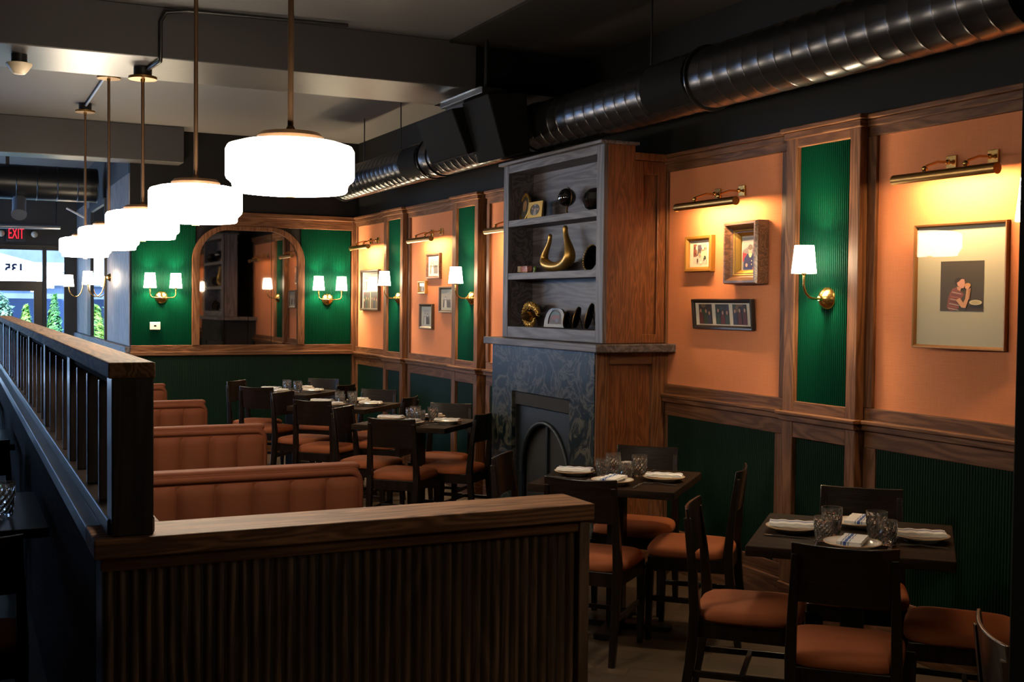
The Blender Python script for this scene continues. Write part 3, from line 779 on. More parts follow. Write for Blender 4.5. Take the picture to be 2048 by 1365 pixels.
def picture_light(y, label, power=15.0):
    t = thing('picture_light', label, 'picture light', (3.982, y, 2.19), RW, 'brass picture lights on the coral panels')
    R_ = .024; n = 18; L2 = .285; yc_ = -.175
    a0 = radians(-15); a1 = radians(-15 + 240)       # shell from lower room side over the top; open towards wall and down
    m = MB(); vs, fs = [], []
    for rr in (R_, R_ - .0025):
        for x in (-L2, L2):
            for k in range(n + 1):
                a = a0 + (a1 - a0) * k / n
                vs.append((x, yc_ - rr * cos(a - radians(45)), rr * sin(a - radians(45)) ))
    N = n + 1
    for k in range(n):
        fs += [(k, k + 1, N + k + 1, N + k), (2 * N + k, 3 * N + k, 3 * N + k + 1, 2 * N + k + 1)]
    fs += [(0, N, 3 * N, 2 * N), (n, 2 * N + n, 3 * N + n, N + n)]
    m.add(vs, fs)
    for x in (-L2, L2):
        m.prism([(yc_ + R_ * cos(2 * pi * k / 20), R_ * sin(2 * pi * k / 20)) for k in range(20)], 'x', x, x + (.003 if x > 0 else -.003))
    m.build('lamp_tube', M['brassd'], t, smooth=40)
    for x in (-.115, .115):
        MB().box(x - .028, x + .028, -.012, 0, .045, .105).build('wall_plate', M['brass'], t, bevel=.003)
        b_ = MB(); b_.tube([(x, -.01, .075), (x, -.09, .072), (x, -.16, .048)], .0055, 8); b_.sphere((x, -.165, .037), .013, 12, 8); b_.sphere((x, -.03, .075), .012, 12, 8)
        b_.tube([(x, -.165, .04), (x, -.17, .02)], .007, 8)
        b_.build('arm', M['brass'], t, smooth=60)
    d = Vector((0, .80, -.60))
    lamp('AREA', 'lamp_strip', t, (0, yc_, -.002), power, (1, .60, .26), rot=d.to_track_quat('-Z', 'Y').to_euler(), shape='RECTANGLE', size=.5, size_y=.012)
picture_light(5.465, 'brass picture light above the three frames right of the fireplace')
picture_light(3.715, 'brass picture light above the large cream matted picture')
picture_light(8.18, 'brass picture light half hidden behind the bookcase')
picture_light(9.93, 'brass picture light above the cluster of four small frames')
picture_light(11.68, 'brass picture light nearest the back corner')

# ------------------------------------------------------------------ ceiling services
dt = thing('air_duct', 'dark spiral air duct running along the right wall', 'air duct', (3.5, 6.0, 2.787))
prof = []; y = -3.0
while y < 5.2:
    prof += [(.155, y), (.155, y + .100), (.1572, y + .106), (.155, y + .112)]; y += .118
m = MB().lathe([(0, -3.0)] + prof + [(.155, 5.2), (0, 5.2)], 40); m.v = [(x, z, yy) for x, yy, z in m.v]
m.build('duct_tube', M['duct'], dt, smooth=35)
for yy in (.92, 2.62, 5.19):
    m = MB().lathe([(.155, yy - .02), (.166, yy - .02), (.166, yy + .02), (.155, yy + .02)], 40); m.v = [(x, z, q) for x, q, z in m.v]
    m.build('flange', M['duct'], dt, smooth=35)
for yy, w_ in ((-.80, .20), (3.0, .19)):
    fr = MB()
    for s, a in ((0, 0),):
        arcp = [(-.150 * cos(q) - .03 * (1 if 0 <= k <= 6 else 0), .150 * sin(q)) for k, q in enumerate([radians(v) for v in (-62, -45, -28, -10, 8, 26, 44)])]
        back = [(-.15 * cos(radians(v)) + .01, .15 * sin(radians(v))) for v in (44, 26, 8, -10, -28, -45, -62)]
        fr.prism(arcp + back, 'y', yy - w_, yy + w_)
    g_ = fr.build('register', M['black'], dt, smooth=30)
    MB().lathe([(.158, yy - w_ - .018), (.176, yy - w_ - .018), (.176, yy - w_), (.158, yy - w_)], 40)
    m = MB().lathe([(.158, yy - w_ - .018), (.170, yy - w_ - .018), (.170, yy - w_), (.158, yy - w_)], 40); m.v = [(x, z, q) for x, q, z in m.v]
    m.build('collar', M['duct'], dt, smooth=35)
for i, yy in enumerate((5.56, 8.3, 9.6, 10.6)):
    tag(MB().tube([(3.5, yy, 2.94), (3.5, yy, CE)], .006, 8).build('hanger_rod', M['blackm']), ['thin rod holding the duct above the bookcase', 'thin rod holding the duct beyond the ceiling beam, nearest of three', 'thin rod holding the duct beyond the beam, middle of three', 'thin rod holding the duct near its far end'][i], 'rod', 'duct hanger rods')
sp = thing('loudspeaker', 'black box loudspeaker hung in front of the duct at the beam end', 'speaker', (3.10, 7.28, 2.76))
m = MB(); q = [(-.17, .13), (.12, .19), (.16, -.08), (-.05, -.16)]
m.prism(q, 'y', -.20, .46).build('cabinet', M['black'], sp, bevel=.01)
m = MB(); m.prism([(-.10, .17), (.17, .20), (.20, -.17), (.02, -.22)], 'y', -.62, -.20).build('side_box', M['black'], sp, bevel=.01)
m = MB(); m.box(-.05, .12, -.42, .30, .21, .25).box(-.02, .10, -.05, .28, .15, .21).tube([(.03, -.3, .25), (.03, -.3, .594)], .012).tube([(.03, .1, .25), (.03, .1, .594)], .012)
m.build('bracket', M['blackm'], sp, bevel=.003)
MB().box(-.052, -.046, -.40, .28, .245, .255).build('bracket_strip', M['steel'], sp)
sd = thing('heat_detector', 'ivory ceiling detector on a black base under the beam', 'detector', (.345, 7.45, 3.05))
MB().lathe([(0, 0), (.045, 0), (.045, -.055), (0, -.055)], 24).build('base', M['blackm'], sd, smooth=40)
MB().lathe([(.0, -.054), (.072, -.054), (.072, -.062), (.05, -.095), (.035, -.112), (.03, -.115), (0, -.115)], 28).build('sensor_cone', M['ivory'], sd, smooth=40)
ex = thing('exit_sign', 'red lit EXIT sign above the front door', 'sign', (.78, 17.86, 2.53))
MB().box(-.13, .13, 0, .09, -.10, .10).build('housing', M['dark'], ex, bevel=.006)
tx = text_mesh('EXIT', .22, .004); tx.v = [(x * .46, y, z) for x, y, z in tx.v]; tx.build('lettering', M['exit'], ex, loc=(0, -.006, 0))
em = thing('emergency_light', 'round pale emergency lamp right of the EXIT sign', 'emergency light', (1.02, 17.86, 2.53))
MB().sphere((0, 0, 0), .045, 16, 10).build('lamp_head', M['ivory'], em, smooth=60); MB().box(-.02, .02, .02, .13, -.02, .02).build('mount', M['blackm'], em)
em = thing('emergency_light', 'pale emergency lamp left of the EXIT sign, at image edge', 'emergency light', (.59, 17.86, 2.53))
MB().sphere((0, 0, 0), .045, 16, 10).build('lamp_head', M['ivory'], em, smooth=60); MB().box(-.02, .02, .02, .13, -.02, .02).build('mount', M['blackm'], em)
fd = thing('air_duct', 'large dark duct crossing the far room above the front door', 'air duct', (-.45, 14.6, 2.96))
prof = []; q = -2.2
while q < 1.88: prof += [(.20, q), (.20, q + .20), (.206, q + .206), (.20, q + .212)]; q += .22
m = MB().lathe([(0, -2.2)] + prof + [(.20, 1.88), (0, 1.88)], 36); m.v = [(z, yy, x) for x, yy, z in m.v]
m.build('duct_tube', M['ductb'], fd, smooth=35)
m = MB().tube([(.95, -.12, -.21), (.98, -.45, -.42)], .075, 24)
fd2 = MB().tube([(0, .1, .12), (-.01, -.05, -.06)], .075, 24).build('outlet_tube', M['pipe'], fd, smooth=50, loc=(1.12, -.15, -.32))
MB().tube([(-.009, -.04, -.05), (-.0105, -.06, -.07)], .083, 24).build('rim', M['pipe'], fd2, smooth=50)
tag(MB().tube([(-2.2, 16.0, 2.48), (1.25, 16.4, 2.56)], .03, 12).build('ceiling_pipe', M['pipe'], smooth=60), 'pale horizontal pipe above the EXIT sign', 'pipe')
tag(MB().box(-.12, .12, -.03, .03, -.008, .008).build('ceiling_strap', M['pipe'], loc=(1.28, 14.5, 2.62), rotz=0), 'short pale metal strap right of the duct outlet', 'strap').rotation_euler = (0, radians(28), 0)
for i, x in enumerate((-1.6, 1.2)):
    tag(MB().tube([(x, 16.0 + (x + 2.2) * .116, 2.51 + (x + 2.2) * .0232 - .0), (x, 16.0 + (x + 2.2) * .116, CE)], .006, 8).build('hanger_rod', M['blackm']), ['thin rod holding the pale pipe, left end', 'thin rod holding the pale pipe above the EXIT sign'][i], 'rod')
for i, x in enumerate((-1.4, .55)):
    tag(MB().box(x - .02, x + .02, 14.58, 14.62, 3.155, CE).build('duct_hanger', M['blackm']), ['dark strap holding the far room duct, out at left', 'dark strap holding the far room duct above the EXIT sign'][i], 'strap')

# ------------------------------------------------------------------ mirrors, thermostat
mr = thing('arched_mirror', 'wide arched smoked mirror in oak frame on the back wall', 'mirror', (2.80, YB - .012, 1.157))
def archpath(w, h, r, n=10):
    return [(-w, 0)] + [(-w + r - r * cos(a), h - r + r * sin(a)) for a in [pi / 2 * k / n for k in range(n + 1)]] + [(w - r + r * sin(a), h - r + r * cos(a)) for a in [pi / 2 * k / n for k in range(n + 1)]] + [(w, 0)]
po = archpath(.592, 1.243, .36); pi_ = archpath(.517, 1.20, .31)
m = MB(); vs, fs = [], []
for (a, b_), (c, d_) in zip(po, pi_): vs += [(a, 0, b_), (a, -.038, b_), (c, -.038, d_), (c, 0, d_)]
for k in range(len(po) - 1):
    o = 4 * k
    for q in range(4): fs.append((o + q, o + (q + 1) % 4, o + 4 + (q + 1) % 4, o + 4 + q))
m.add(vs, fs).build('frame', M['wz'], mr, bevel=.003)
xs = [-.517, -.262, -.012, .236, .517]
for k in range(4):
    a, b_ = xs[k] + .002, xs[k + 1] - .002
    def top(x):
        e = .517 - abs(x); return 1.20 if e >= .31 else 1.20 - .31 + math.sqrt(max(0, .31 ** 2 - (.31 - e) ** 2))
    ps = [(a, .0)] + [(b_, .0)] + [(b_ + (a - b_) * i / 12, top(b_ + (a - b_) * i / 12)) for i in range(13)]
    MB().prism(ps, 'y', -.012, -.006).build('mirror_pane', M['mirror'], mr)
mn = thing('tall_mirror', 'tall narrow mirror between the two sconces on the side wall', 'mirror', (1.6, 15.23, 1.15), RW)
m = MB(); m.box(-.98, -.57, -.035, 0, 0, 1.65).box(.93, .98, -.035, 0, 0, 1.65).box(-.57, .93, -.035, 0, 1.58, 1.65)
m.build('frame', M['dark'], mn, bevel=.003)
MB().box(-.57, .93, -.014, 0, 0, 1.58).build('mirror_pane', M['mirror2'], mn)
th = thing('thermostat', 'small white thermostat on the green wall below left sconce', 'thermostat', (1.84, YB - .014, 1.355))
MB().box(-.052, .052, -.022, 0, -.04, .04).build('body', M['plastic'], th, bevel=.006)
MB().box(-.012, .012, -.0235, -.021, -.008, .008).build('display', M['black'], th)

for x, y, lb in ((2.75, 3.35, 'small unseen ceiling spotlight added above the nearest table'), (2.75, 4.95, 'small unseen ceiling spotlight added above the table right of the fireplace')):  # fixtures out of view, added to brighten the plates on these two tables
    t = thing('added_spotlight', lb, 'spotlight', (x, y, CE), 0, 'added ceiling spotlights')
    MB().lathe([(0, 0), (.05, 0), (.05, -.015), (.012, -.015), (.012, -.05), (0, -.05)], 20).build('base', M['blackm'], t, smooth=40)
    MB().lathe([(.038, -.14), (.04, -.05), (.02, -.045), (0, -.045), (0, -.047), (.036, -.055), (.034, -.14), (.038, -.14)], 24).build('can', M['blackm'], t, smooth=40)
    lamp('SPOT', 'spot_beam', t, (0, 0, -.12), 38, (1, .80, .58), rot=(radians(-2), radians(8), 0), spot_size=radians(36), spot_blend=.9, shadow_soft_size=.03)
# ------------------------------------------------------------------ pictures
def poly_art(w, h, items):
    """flat print built of coloured shapes in 0..1 coordinates; each layer 0.2 mm prouder"""
    mb = MB(); d = 0.0
    for kind, col, pts in items:
        d -= .0002
        if kind == 'r': u0, v0, u1, v1 = pts; pp = [(u0, v0), (u1, v0), (u1, v1), (u0, v1)]
        elif kind == 'e':
            u, v, a, b_ = pts; pp = [(u + a * cos(2 * pi * k / 18), v + b_ * sin(2 * pi * k / 18)) for k in range(18)]
        else: pp = pts
        pp = [(min(1, max(0, u)), min(1, max(0, v))) for u, v in pp]
        mb.add([((u - .5) * w, d, (v - .5) * h) for u, v in pp], [tuple(range(len(pp)))], col)
    return mb
def art_people(r, n=5, bg=(.03, .025, .03), cols=None):
    it = [('r', bg, (0, 0, 1, 1))]
    cols = cols or [(.10, .02, .02), (.03, .06, .04), (.04, .04, .08), (.15, .09, .05)]
    for _ in range(4): it.append(('e', r.choice(cols), (r.random(), r.uniform(.4, 1), r.uniform(.1, .25), r.uniform(.1, .2))))
    for i in range(n):
        u = (i + .5) / n + r.uniform(-.06, .06); v = r.uniform(.5, .72)
        c = r.choice(cols)
        it.append(('p', c, [(u - .16, 0), (u + .16, 0), (u + .13, v - .12), (u + .05, v - .07), (u - .05, v - .07), (u - .13, v - .12)]))
        it.append(('e', (.05, .03, .02), (u, v + .03, .085, .12)))
        it.append(('e', (.45, .25, .16), (u, v, .065, .095)))
    return it
def art_bw(r, n=2):
    it = [('r', (.10, .10, .095), (0, 0, 1, 1)), ('r', (.30, .30, .28), (0, .55, 1, 1)), ('p', (.05, .05, .05), [(0, .3), (.4, .5), (1, .35), (1, 0), (0, 0)])]
    for i in range(n):
        u = .3 + .4 * i / max(1, n - 1) + r.uniform(-.05, .05); v = .62 + r.uniform(-.05, .05)
        it += [('p', (.03, .03, .03) if i % 2 else (.45, .45, .42), [(u - .17, 0), (u + .17, 0), (u + .12, v - .12), (u - .12, v - .12)]), ('e', (.04, .04, .04), (u, v + .04, .08, .1)), ('e', (.5, .5, .47), (u, v, .06, .085))]
    return it
def art_street(r):
    it = [('r', (.55, .50, .45), (0, 0, 1, 1)), ('r', (.28, .10, .08), (0, .35, .25, 1)), ('r', (.45, .42, .5), (.28, .45, .62, 1)), ('r', (.12, .10, .12), (.32, .5, .58, .95)), ('r', (.62, .50, .38), (.64, .2, 1, 1))]
    for _ in range(26):
        u, v = r.random(), r.uniform(0, .75)
        it.append(('r', r.choice([(.25, .05, .05), (.05, .1, .08), (.1, .08, .2), (.7, .65, .6), (.08, .05, .04), (.5, .3, .15)]), (u, v, u + r.uniform(.04, .14), v + r.uniform(.05, .2))))
    return it
def art_officer(r):
    return [('r', (.16, .15, .17), (0, 0, 1, 1)), ('p', (.30, .29, .30), [(0, .6), (.5, .75), (1, .6), (1, 1), (0, 1)]), ('p', (.42, .03, .04), [(0, .25), (.3, .3), (.3, .5), (0, .55)]), ('p', (.42, .03, .04), [(.75, .5), (1, .5), (1, .75), (.75, .8)]),
            ('p', (.02, .025, .10), [(.1, 0), (1, 0), (1, .4), (.8, .5), (.35, .5), (.12, .35)]), ('e', (.50, .32, .24), (.55, .60, .13, .14)), ('e', (.12, .10, .09), (.55, .70, .16, .09)), ('p', (.65, .5, .3), [(.42, .5), (.7, .5), (.6, .38), (.5, .38)]),
            ('e', (.5, .33, .25), (.3, .14, .08, .06)), ('r', (.55, .45, .2), (.62, .25, .68, .29)), ('r', (.55, .45, .2), (.62, .14, .68, .18)), ('p', (.3, .06, .04), [(.7, 0), (1, 0), (1, .08), (.72, .07)])]
def art_diner(r):
    def q(pts): return [((x - 255) / 775, 1 - (y - 225) / 975) for x, y in pts]
    it = [('r', (.050, .040, .028), (0, 0, 1, 1)), ('p', (.035, .022, .015), q([(740, 1090), (1030, 1070), (1030, 1200), (690, 1200)]))]
    shirt = [(480, 760), (560, 730), (620, 800), (690, 870), (610, 1000), (600, 1140), (500, 1199), (440, 1199), (380, 1130), (400, 960), (430, 850)]
    it.append(('p', (.20, .06, .05), q(shirt)))
    for k, c in enumerate([(.42, .36, .30), (.10, .03, .05), (.40, .12, .10), (.42, .36, .30), (.10, .03, .05), (.42, .36, .30), (.30, .08, .07), (.42, .36, .30)]):
        y = 800 + k * 45; x0 = 470 - k * 9 if y < 1130 else 400; x1 = 640 - k * 6
        it.append(('p', c, q([(max(400, x0), y + 20), (x1, y + 62), (x1, y + 74), (max(400, x0), y + 34)])))
    it += [('p', (.52, .26, .17), q([(560, 720), (640, 750), (620, 815), (570, 780)])),
           ('e', (.025, .018, .014), ((605 - 255) / 775, 1 - (630 - 225) / 975, .115, .085)),
           ('p', (.56, .27, .20), q([(560, 650), (600, 620), (640, 575), (690, 580), (705, 650), (700, 705), (680, 760), (630, 750), (575, 705)])),
           ('p', (.50, .26, .15), q([(545, 985), (620, 945), (680, 1035), (715, 960), (735, 760), (775, 760), (765, 1000), (725, 1140), (650, 1130)])),
           ('p', (.40, .19, .10), q([(780, 770), (810, 740), (790, 960), (765, 990)])),
           ('e', (.55, .27, .11), ((755 - 255) / 775, 1 - (700 - 225) / 975, .068, .047)), ('e', (.56, .30, .2), ((745 - 255) / 775, 1 - (735 - 225) / 975, .05, .035)),
           ('e', (.52, .47, .30), ((900 - 255) / 775, 1 - (1030 - 225) / 975, .145, .052)), ('e', (.42, .36, .2), ((900 - 255) / 775, 1 - (1030 - 225) / 975, .10, .034))]
    return it
def picture(label, y, z, w, h, depth, fw, fmat, mat, prints, tilt=0, prof=None, extra=None, x=3.982, name='framed_picture', inset=.012):
    t = thing(name, label, 'picture', (x, y, z), RW, 'framed pictures on the coral panels')
    if tilt: t.rotation_euler = (tilt, 0, RW)
    prof = prof or [(0, 0), (0, depth * .8), (fw * .15, depth), (fw * .6, depth * .95), (fw * .9, depth * .7), (fw, depth * .62), (fw, .004), (0, 0)]
    MB().rectsweep(w, h, prof).build('frame', M[fmat], t)
    MB().box(-w / 2 + fw * .5, w / 2 - fw * .5, -inset, -.004, -h / 2 + fw * .5, h / 2 - fw * .5).build('mat_board', M[mat], t)
    for (cx_, cz_, pw, ph, art) in prints:
        poly_art(pw, ph, art).build('photograph', M['art'], t, loc=(cx_, -inset - .0006, cz_))
    MB().box(-w / 2 + fw * .8, w / 2 - fw * .8, -inset - .008, -inset - .006, -h / 2 + fw * .8, h / 2 - fw * .8).build('glass', M['picglass'], t)
    if extra: extra(t)
    return t
r_ = random.Random(3)
picture('small gilt wood frame with a colourful street print on white mat', 5.74, 1.926, .268, .212, .035, .028, 'goldw', 'matw', [(0, .0, .135, .115, art_street(r_))])
def liner(t):
    MB().rectsweep(.235, .27, [(0, .012), (0, .046), (.012, .05), (.022, .04), (.034, .026), (.040, .018), (.040, .012), (0, .012)]).build('gilt_liner', M['gold'], t)
picture('deep antique wood and gilt frame with uniformed figure print', 5.262, 1.915, .315, .345, .085, .06, 'framebr', 'matw', [(.0, -.004, .138, .176, art_officer(r_))],
        prof=[(0, 0), (0, .070), (.006, .085), (.018, .085), (.024, .074), (.034, .058), (.048, .046), (.060, .044), (.060, .004), (0, 0)], extra=liner).rotation_euler.z = RW - .045
pr = [(-.165 + .165 * k, .0, .13, .115, art_people(r_, 3)) for k in range(3)]
picture('wide black frame holding three small photographs, hung slightly forward', 5.50, 1.573, .575, .175, .028, .022, 'frameblk', 'matw', pr, tilt=.10, x=3.976)
picture('large thin framed picture with wide cream mat and small dark photograph', 3.745, 1.717, .478, .552, .030, .015, 'goldb', 'matg', [(.012, .0, .222, .218, art_diner(r_))], inset=.014, x=3.962).rotation_euler.z = RW + .105
picture('dark frame at top of the cluster of four, with bright mat', 9.978, 1.958, .328, .233, .03, .024, 'framebr', 'matw', [(0, 0, .20, .14, art_bw(r_, 2))])
picture('tiny gilt frame at left of the cluster of four', 10.26, 1.764, .195, .122, .03, .022, 'goldw', 'matg', [(0, 0, .11, .07, art_bw(r_, 1))])
picture('brown frame at right of the cluster of four, lady in pale dress', 9.66, 1.649, .325, .235, .03, .024, 'framedk', 'matg', [(0, -.005, .18, .13, art_bw(r_, 1))])
picture('brown frame at bottom of the cluster of four, dark print', 10.152, 1.492, .325, .235, .03, .024, 'framedk', 'matg', [(0, -.005, .15, .135, art_bw(r_, 2))])
pr = [(-.125 + .25 * (k % 2), .085 - .19 * (k // 2), .225, .17, art_bw(r_, 3) if k < 2 else art_people(r_, 3, (.06, .07, .05))) for k in range(4)]
picture('four photo frame on the coral panel beside the back corner', 11.785, 1.747, .592, .432, .035, .026, 'framedk', 'matw', pr)

# ------------------------------------------------------------------ objects on the display shelves
def shelf_thing(name, label, cat, y, z, x=3.60, rot=RW, group='ornaments on the display shelves'):
    return thing(name, label, cat, (x, y, z), rot, group)
S1, S2, S3 = 1.4625, 1.8335, 2.2005
def tor(n, a, b_, r, y=0, z=0, m=8):
    return MB().tube([(a * cos(2 * pi * k / n), y, z + b_ * sin(2 * pi * k / n)) for k in range(n + 1)], r, m, cap=False)
def easel(t, h, lean=.05):
    MB().tube([(0, .012, h * .7), (0, .012 + h * .35, .004)], .004, 6).build('easel_leg', M['blackm'], t)
t = shelf_thing('oval_photo_frame', 'ornate oval gilt photo frame at left of the top shelf', 'picture frame', 7.36, S3 + .004)
t.rotation_euler = (-.12, 0, RW)
fr = tor(32, .075, .085, .011, 0, .088).build('frame', M['gold'], t, smooth=60)
cm = MB()
for k in range(9): cm.sphere((-.03 + .0075 * k, -.003, .172 + .016 * sin(pi * k / 8)), .008, 8, 6)
cm.build('crest', M['gold'], fr, smooth=60)
m = MB(); m.add([(.072 * cos(2 * pi * k / 24), -.003, .088 + .082 * sin(2 * pi * k / 24)) for k in range(24)], [tuple(range(24))], (.04, .035, .03))
m.add([(.03 * cos(2 * pi * k / 14), -.0035, .10 + .04 * sin(2 * pi * k / 14)) for k in range(14)], [tuple(range(14))], (.35, .2, .12))
m.add([(-.045, -.0034, .02), (.045, -.0034, .02), (.03, -.0034, .07), (-.03, -.0034, .07)], [(0, 1, 2, 3)], (.08, .09, .08))
m.build('photograph', M['art'], t); easel(t, .16)
t = shelf_thing('square_photo_frame', 'rectangular gilt filigree photo frame with oval opening on top shelf', 'picture frame', 7.145, S3 + .001, 3.58)
t.rotation_euler = (-.10, 0, RW)
m = MB(); n = 32
vs, fs = [], []
for k in range(n):
    a = 2 * pi * k / n; c, s = cos(a), sin(a); q = 1 / max(abs(c), abs(s))
    for yy in (-.007, 0): vs += [(.108 * c * q, yy, .06 + .058 * s * q), (.072 * c, yy, .062 + .040 * s)]
for k in range(n):
    o, p = 4 * k, 4 * ((k + 1) % n)
    fs += [(o, p, p + 1, o + 1), (o + 2, o + 3, p + 3, p + 2), (o, o + 2, p + 2, p), (o + 1, p + 1, p + 3, o + 3)]
m.add(vs, fs).build('frame', M['gold'], t)
poly_art(.15, .085, art_people(r_, 3, (.05, .05, .05), [(.25, .22, .2), (.06, .06, .06)])).build('photograph', M['art'], t, loc=(0, -.002, .062)); easel(t, .11)
t = shelf_thing('globe', 'glossy black globe on a small stand on the top shelf', 'globe', 6.74, S3, 3.61)
MB().sphere((0, 0, .118), .060, 28, 18).build('ball', plain('glossy black lacquer', (.006, .006, .007), .06, coat=1.0), t, smooth=60)
MB().lathe([(0, 0), (.035, 0), (.033, .006), (.01, .012), (.006, .03), (.008, .05), (0, .06)], 20).build('stand', M['bronze'], t, smooth=60)
MB().tube([(.065 * sin(a), 0, .118 - .065 * cos(a)) for a in [pi * k / 12 for k in range(13)]], .003, 6).build('meridian', M['bronze'], t, smooth=60)
lac = bpy.data.materials['glossy black lacquer']
t = shelf_thing('round_tray', 'round glossy black vase at right end of top shelf', 'vase', 6.33, S3, 3.61)
MB().lathe([(0, 0), (.045, 0), (.08, .022), (.098, .062), (.096, .066), (.10, .07), (.088, .11), (.06, .135), (.025, .146), (0, .147)], 32).build('body', lac, t, smooth=30)
t.name = 'round_vase'
t = shelf_thing('trinket_box', 'tiny red and white patterned box on the middle shelf', 'box', 7.33, S2, 3.60)
m = MB().box(-.075, .075, -.02, .02, .008, .05)
m.build('body', plain('red white enamel', (.42, .16, .13), .4, noise=.8, nscale=60), t, bevel=.003)
MB().box(-.075, -.03, -.0215, -.018, .009, .049).build('front_label', M['ivory'], t)
MB().box(-.06, .06, -.015, .015, 0, .009).build('foot', M['brassd'], t)
t = shelf_thing('figurine', 'tiny green figurine between box and gold vase', 'figurine', 7.175, S2, 3.60)
MB().lathe([(0, 0), (.012, 0), (.014, .01), (.008, .02), (.013, .032), (.008, .044), (0, .05)], 14).build('body', plain('green glaze', (.08, .14, .01), .3), t, smooth=60)
# horseshoe vase with two necks
t = shelf_thing('horseshoe_vase', 'gold horseshoe shaped vase with two necks on the middle shelf', 'vase', 6.89, S2, 3.62)
cl = [(-.10, .252, .016), (-.095, .225, .0135), (-.108, .19, .0145), (-.145, .15, .019), (-.178, .105, .027), (-.178, .072, .034), (-.145, .047, .040), (-.09, .034, .034), (-.02, .030, .030), (.05, .034, .034), (.115, .047, .041), (.165, .075, .044), (.178, .115, .038), (.150, .17, .026), (.118, .225, .018), (.108, .265, .016), (.108, .297, .020)]
cl = [(x * 1.05, z, r) for x, z, r in cl]
MB().tube([(x, 0, z + .006) for x, z, r in cl], [r for x, z, r in cl], 20).build('body', plain('brushed gold glaze', (.46, .27, .07), .33, .85), t, smooth=80).modifiers.new('smooth', 'SUBSURF').levels = 1
MB().tube([(.1134, 0, .303), (.1134, 0, .3045)], .013, 14).build('mouth', M['soot'], t)
MB().tube([(-.105, 0, .258), (-.105, 0, .2595)], .011, 14).build('mouth', M['soot'], t)
def disc(name, label, y, z, w, h, rot, beads=False, x=3.62, lean=-.22):
    t = shelf_thing(name, label, 'ornament', y, z, x, rot); t.rotation_euler = (lean, 0, rot)
    m = MB(); m.prism([(w * cos(2 * pi * k / 28), h + h * sin(2 * pi * k / 28)) for k in range(28)], 'y', -.006, .006)
    m.build('body', M['black'], t, bevel=.003)
    if beads:
        b_ = MB()
        for k in range(30):
            a = 2 * pi * k / 30; b_.sphere((w * cos(a), -.007, h + h * sin(a)), .006, 8, 6)
        b_.build('bead_rim', M['gold'], t, smooth=60)
    else:
        m = MB().tube([(w * cos(2 * pi * k / 28), -.006, h + h * sin(2 * pi * k / 28)) for k in range(29)], .003, 6, cap=False); m.build('gilt_edge', M['brassd'], t, smooth=60)
    MB().tube([(0, .008, h * 1.4), (0, .008 + h * .7, .006 + .0)], .003, 6).build('easel_leg', M['blackm'], t)
disc('beaded_mirror', 'dark oval mirror with gold beaded rim, seen from behind', 6.46, S2 + .004, .085, .080, RW - .98, True, 3.62)
t = shelf_thing('beaded_sculpture', 'gold beaded mushroom shaped ornament on the bottom shelf', 'ornament', 7.24, S1, 3.60)
def crust(name, cx_, cz_, a, b_, a0, a1, rad, mat):
    m = MB(); pts = [(cx_ + a * cos(q), .0, cz_ + b_ * sin(q)) for q in [a0 + (a1 - a0) * k / 14 for k in range(15)]]
    m.tube(pts, [rad * (.45 + .55 * sin(pi * (k + .5) / 15)) for k in range(15)], 12)
    rr = random.Random(5)
    for k, p in enumerate(pts):
        for q in range(7):
            u = rr.uniform(0, 2 * pi); R2 = rad * (.45 + .55 * sin(pi * (k + .5) / 15))
            m.sphere((p[0] + rr.uniform(-.008, .008), p[1] - abs(cos(u)) * R2, p[2] + sin(u) * R2), .005, 6, 4)
    m.build(name, M[mat], t, smooth=60)
crust('cap', .015, .075, .115, .072, radians(10), radians(175), .026, 'gold')
crust('stem', .0, .075, .085, .062, radians(160), radians(335), .020, 'gold')
MB().lathe([(0, .04), (.05, .045), (.07, .075), (.045, .10), (0, .105)], 20).build('bowl', M['brassd'], t, smooth=60)
t = shelf_thing('arched_photo_frame', 'dark arched photo frame in middle of the bottom shelf', 'picture frame', 6.90, S1 + .001, 3.62); t.rotation_euler = (-.12, 0, RW)
po = archpath(.145, .128, .10, 8); pi2 = archpath(.095, .095, .075, 8)
m = MB(); vs, fs = [], []
for (a, b_), (c, d_) in zip(po, pi2): vs += [(a, 0, b_), (a, -.014, b_), (c, -.012, d_ + .02), (c, 0, d_ + .02)]
for k in range(len(po) - 1):
    o = 4 * k
    for q in range(4): fs.append((o + q, o + (q + 1) % 4, o + 4 + (q + 1) % 4, o + 4 + q))
m.add(vs, fs); m.box(-.145, .145, -.014, 0, 0, .022)
m.build('frame', M['frameblk'], t)
poly_art(.19, .10, [('r', (.05, .03, .03), (0, 0, 1, 1)), ('e', (.05, .11, .14), (.4, .65, .35, .25)), ('e', (.16, .05, .06), (.45, .5, .3, .18)), ('e', (.10, .12, .18), (.6, .3, .12, .15))]).build('photograph', M['art'], t, loc=(0, -.006, .068)); easel(t, .12)
disc('oval_ornament', 'smallest black oval disc leaning on the bottom shelf, left of three', 6.72, S1 + .004, .045, .052, RW - .85, False, 3.60, -.12)
disc('oval_ornament', 'middle black oval disc leaning on the bottom shelf', 6.60, S1 + .004, .055, .070, RW - .80, False, 3.60, -.25)
disc('oval_ornament', 'largest black oval disc leaning at right of the bottom shelf', 6.44, S1 + .004, .060, .082, RW - .80, False, 3.60, -.25)
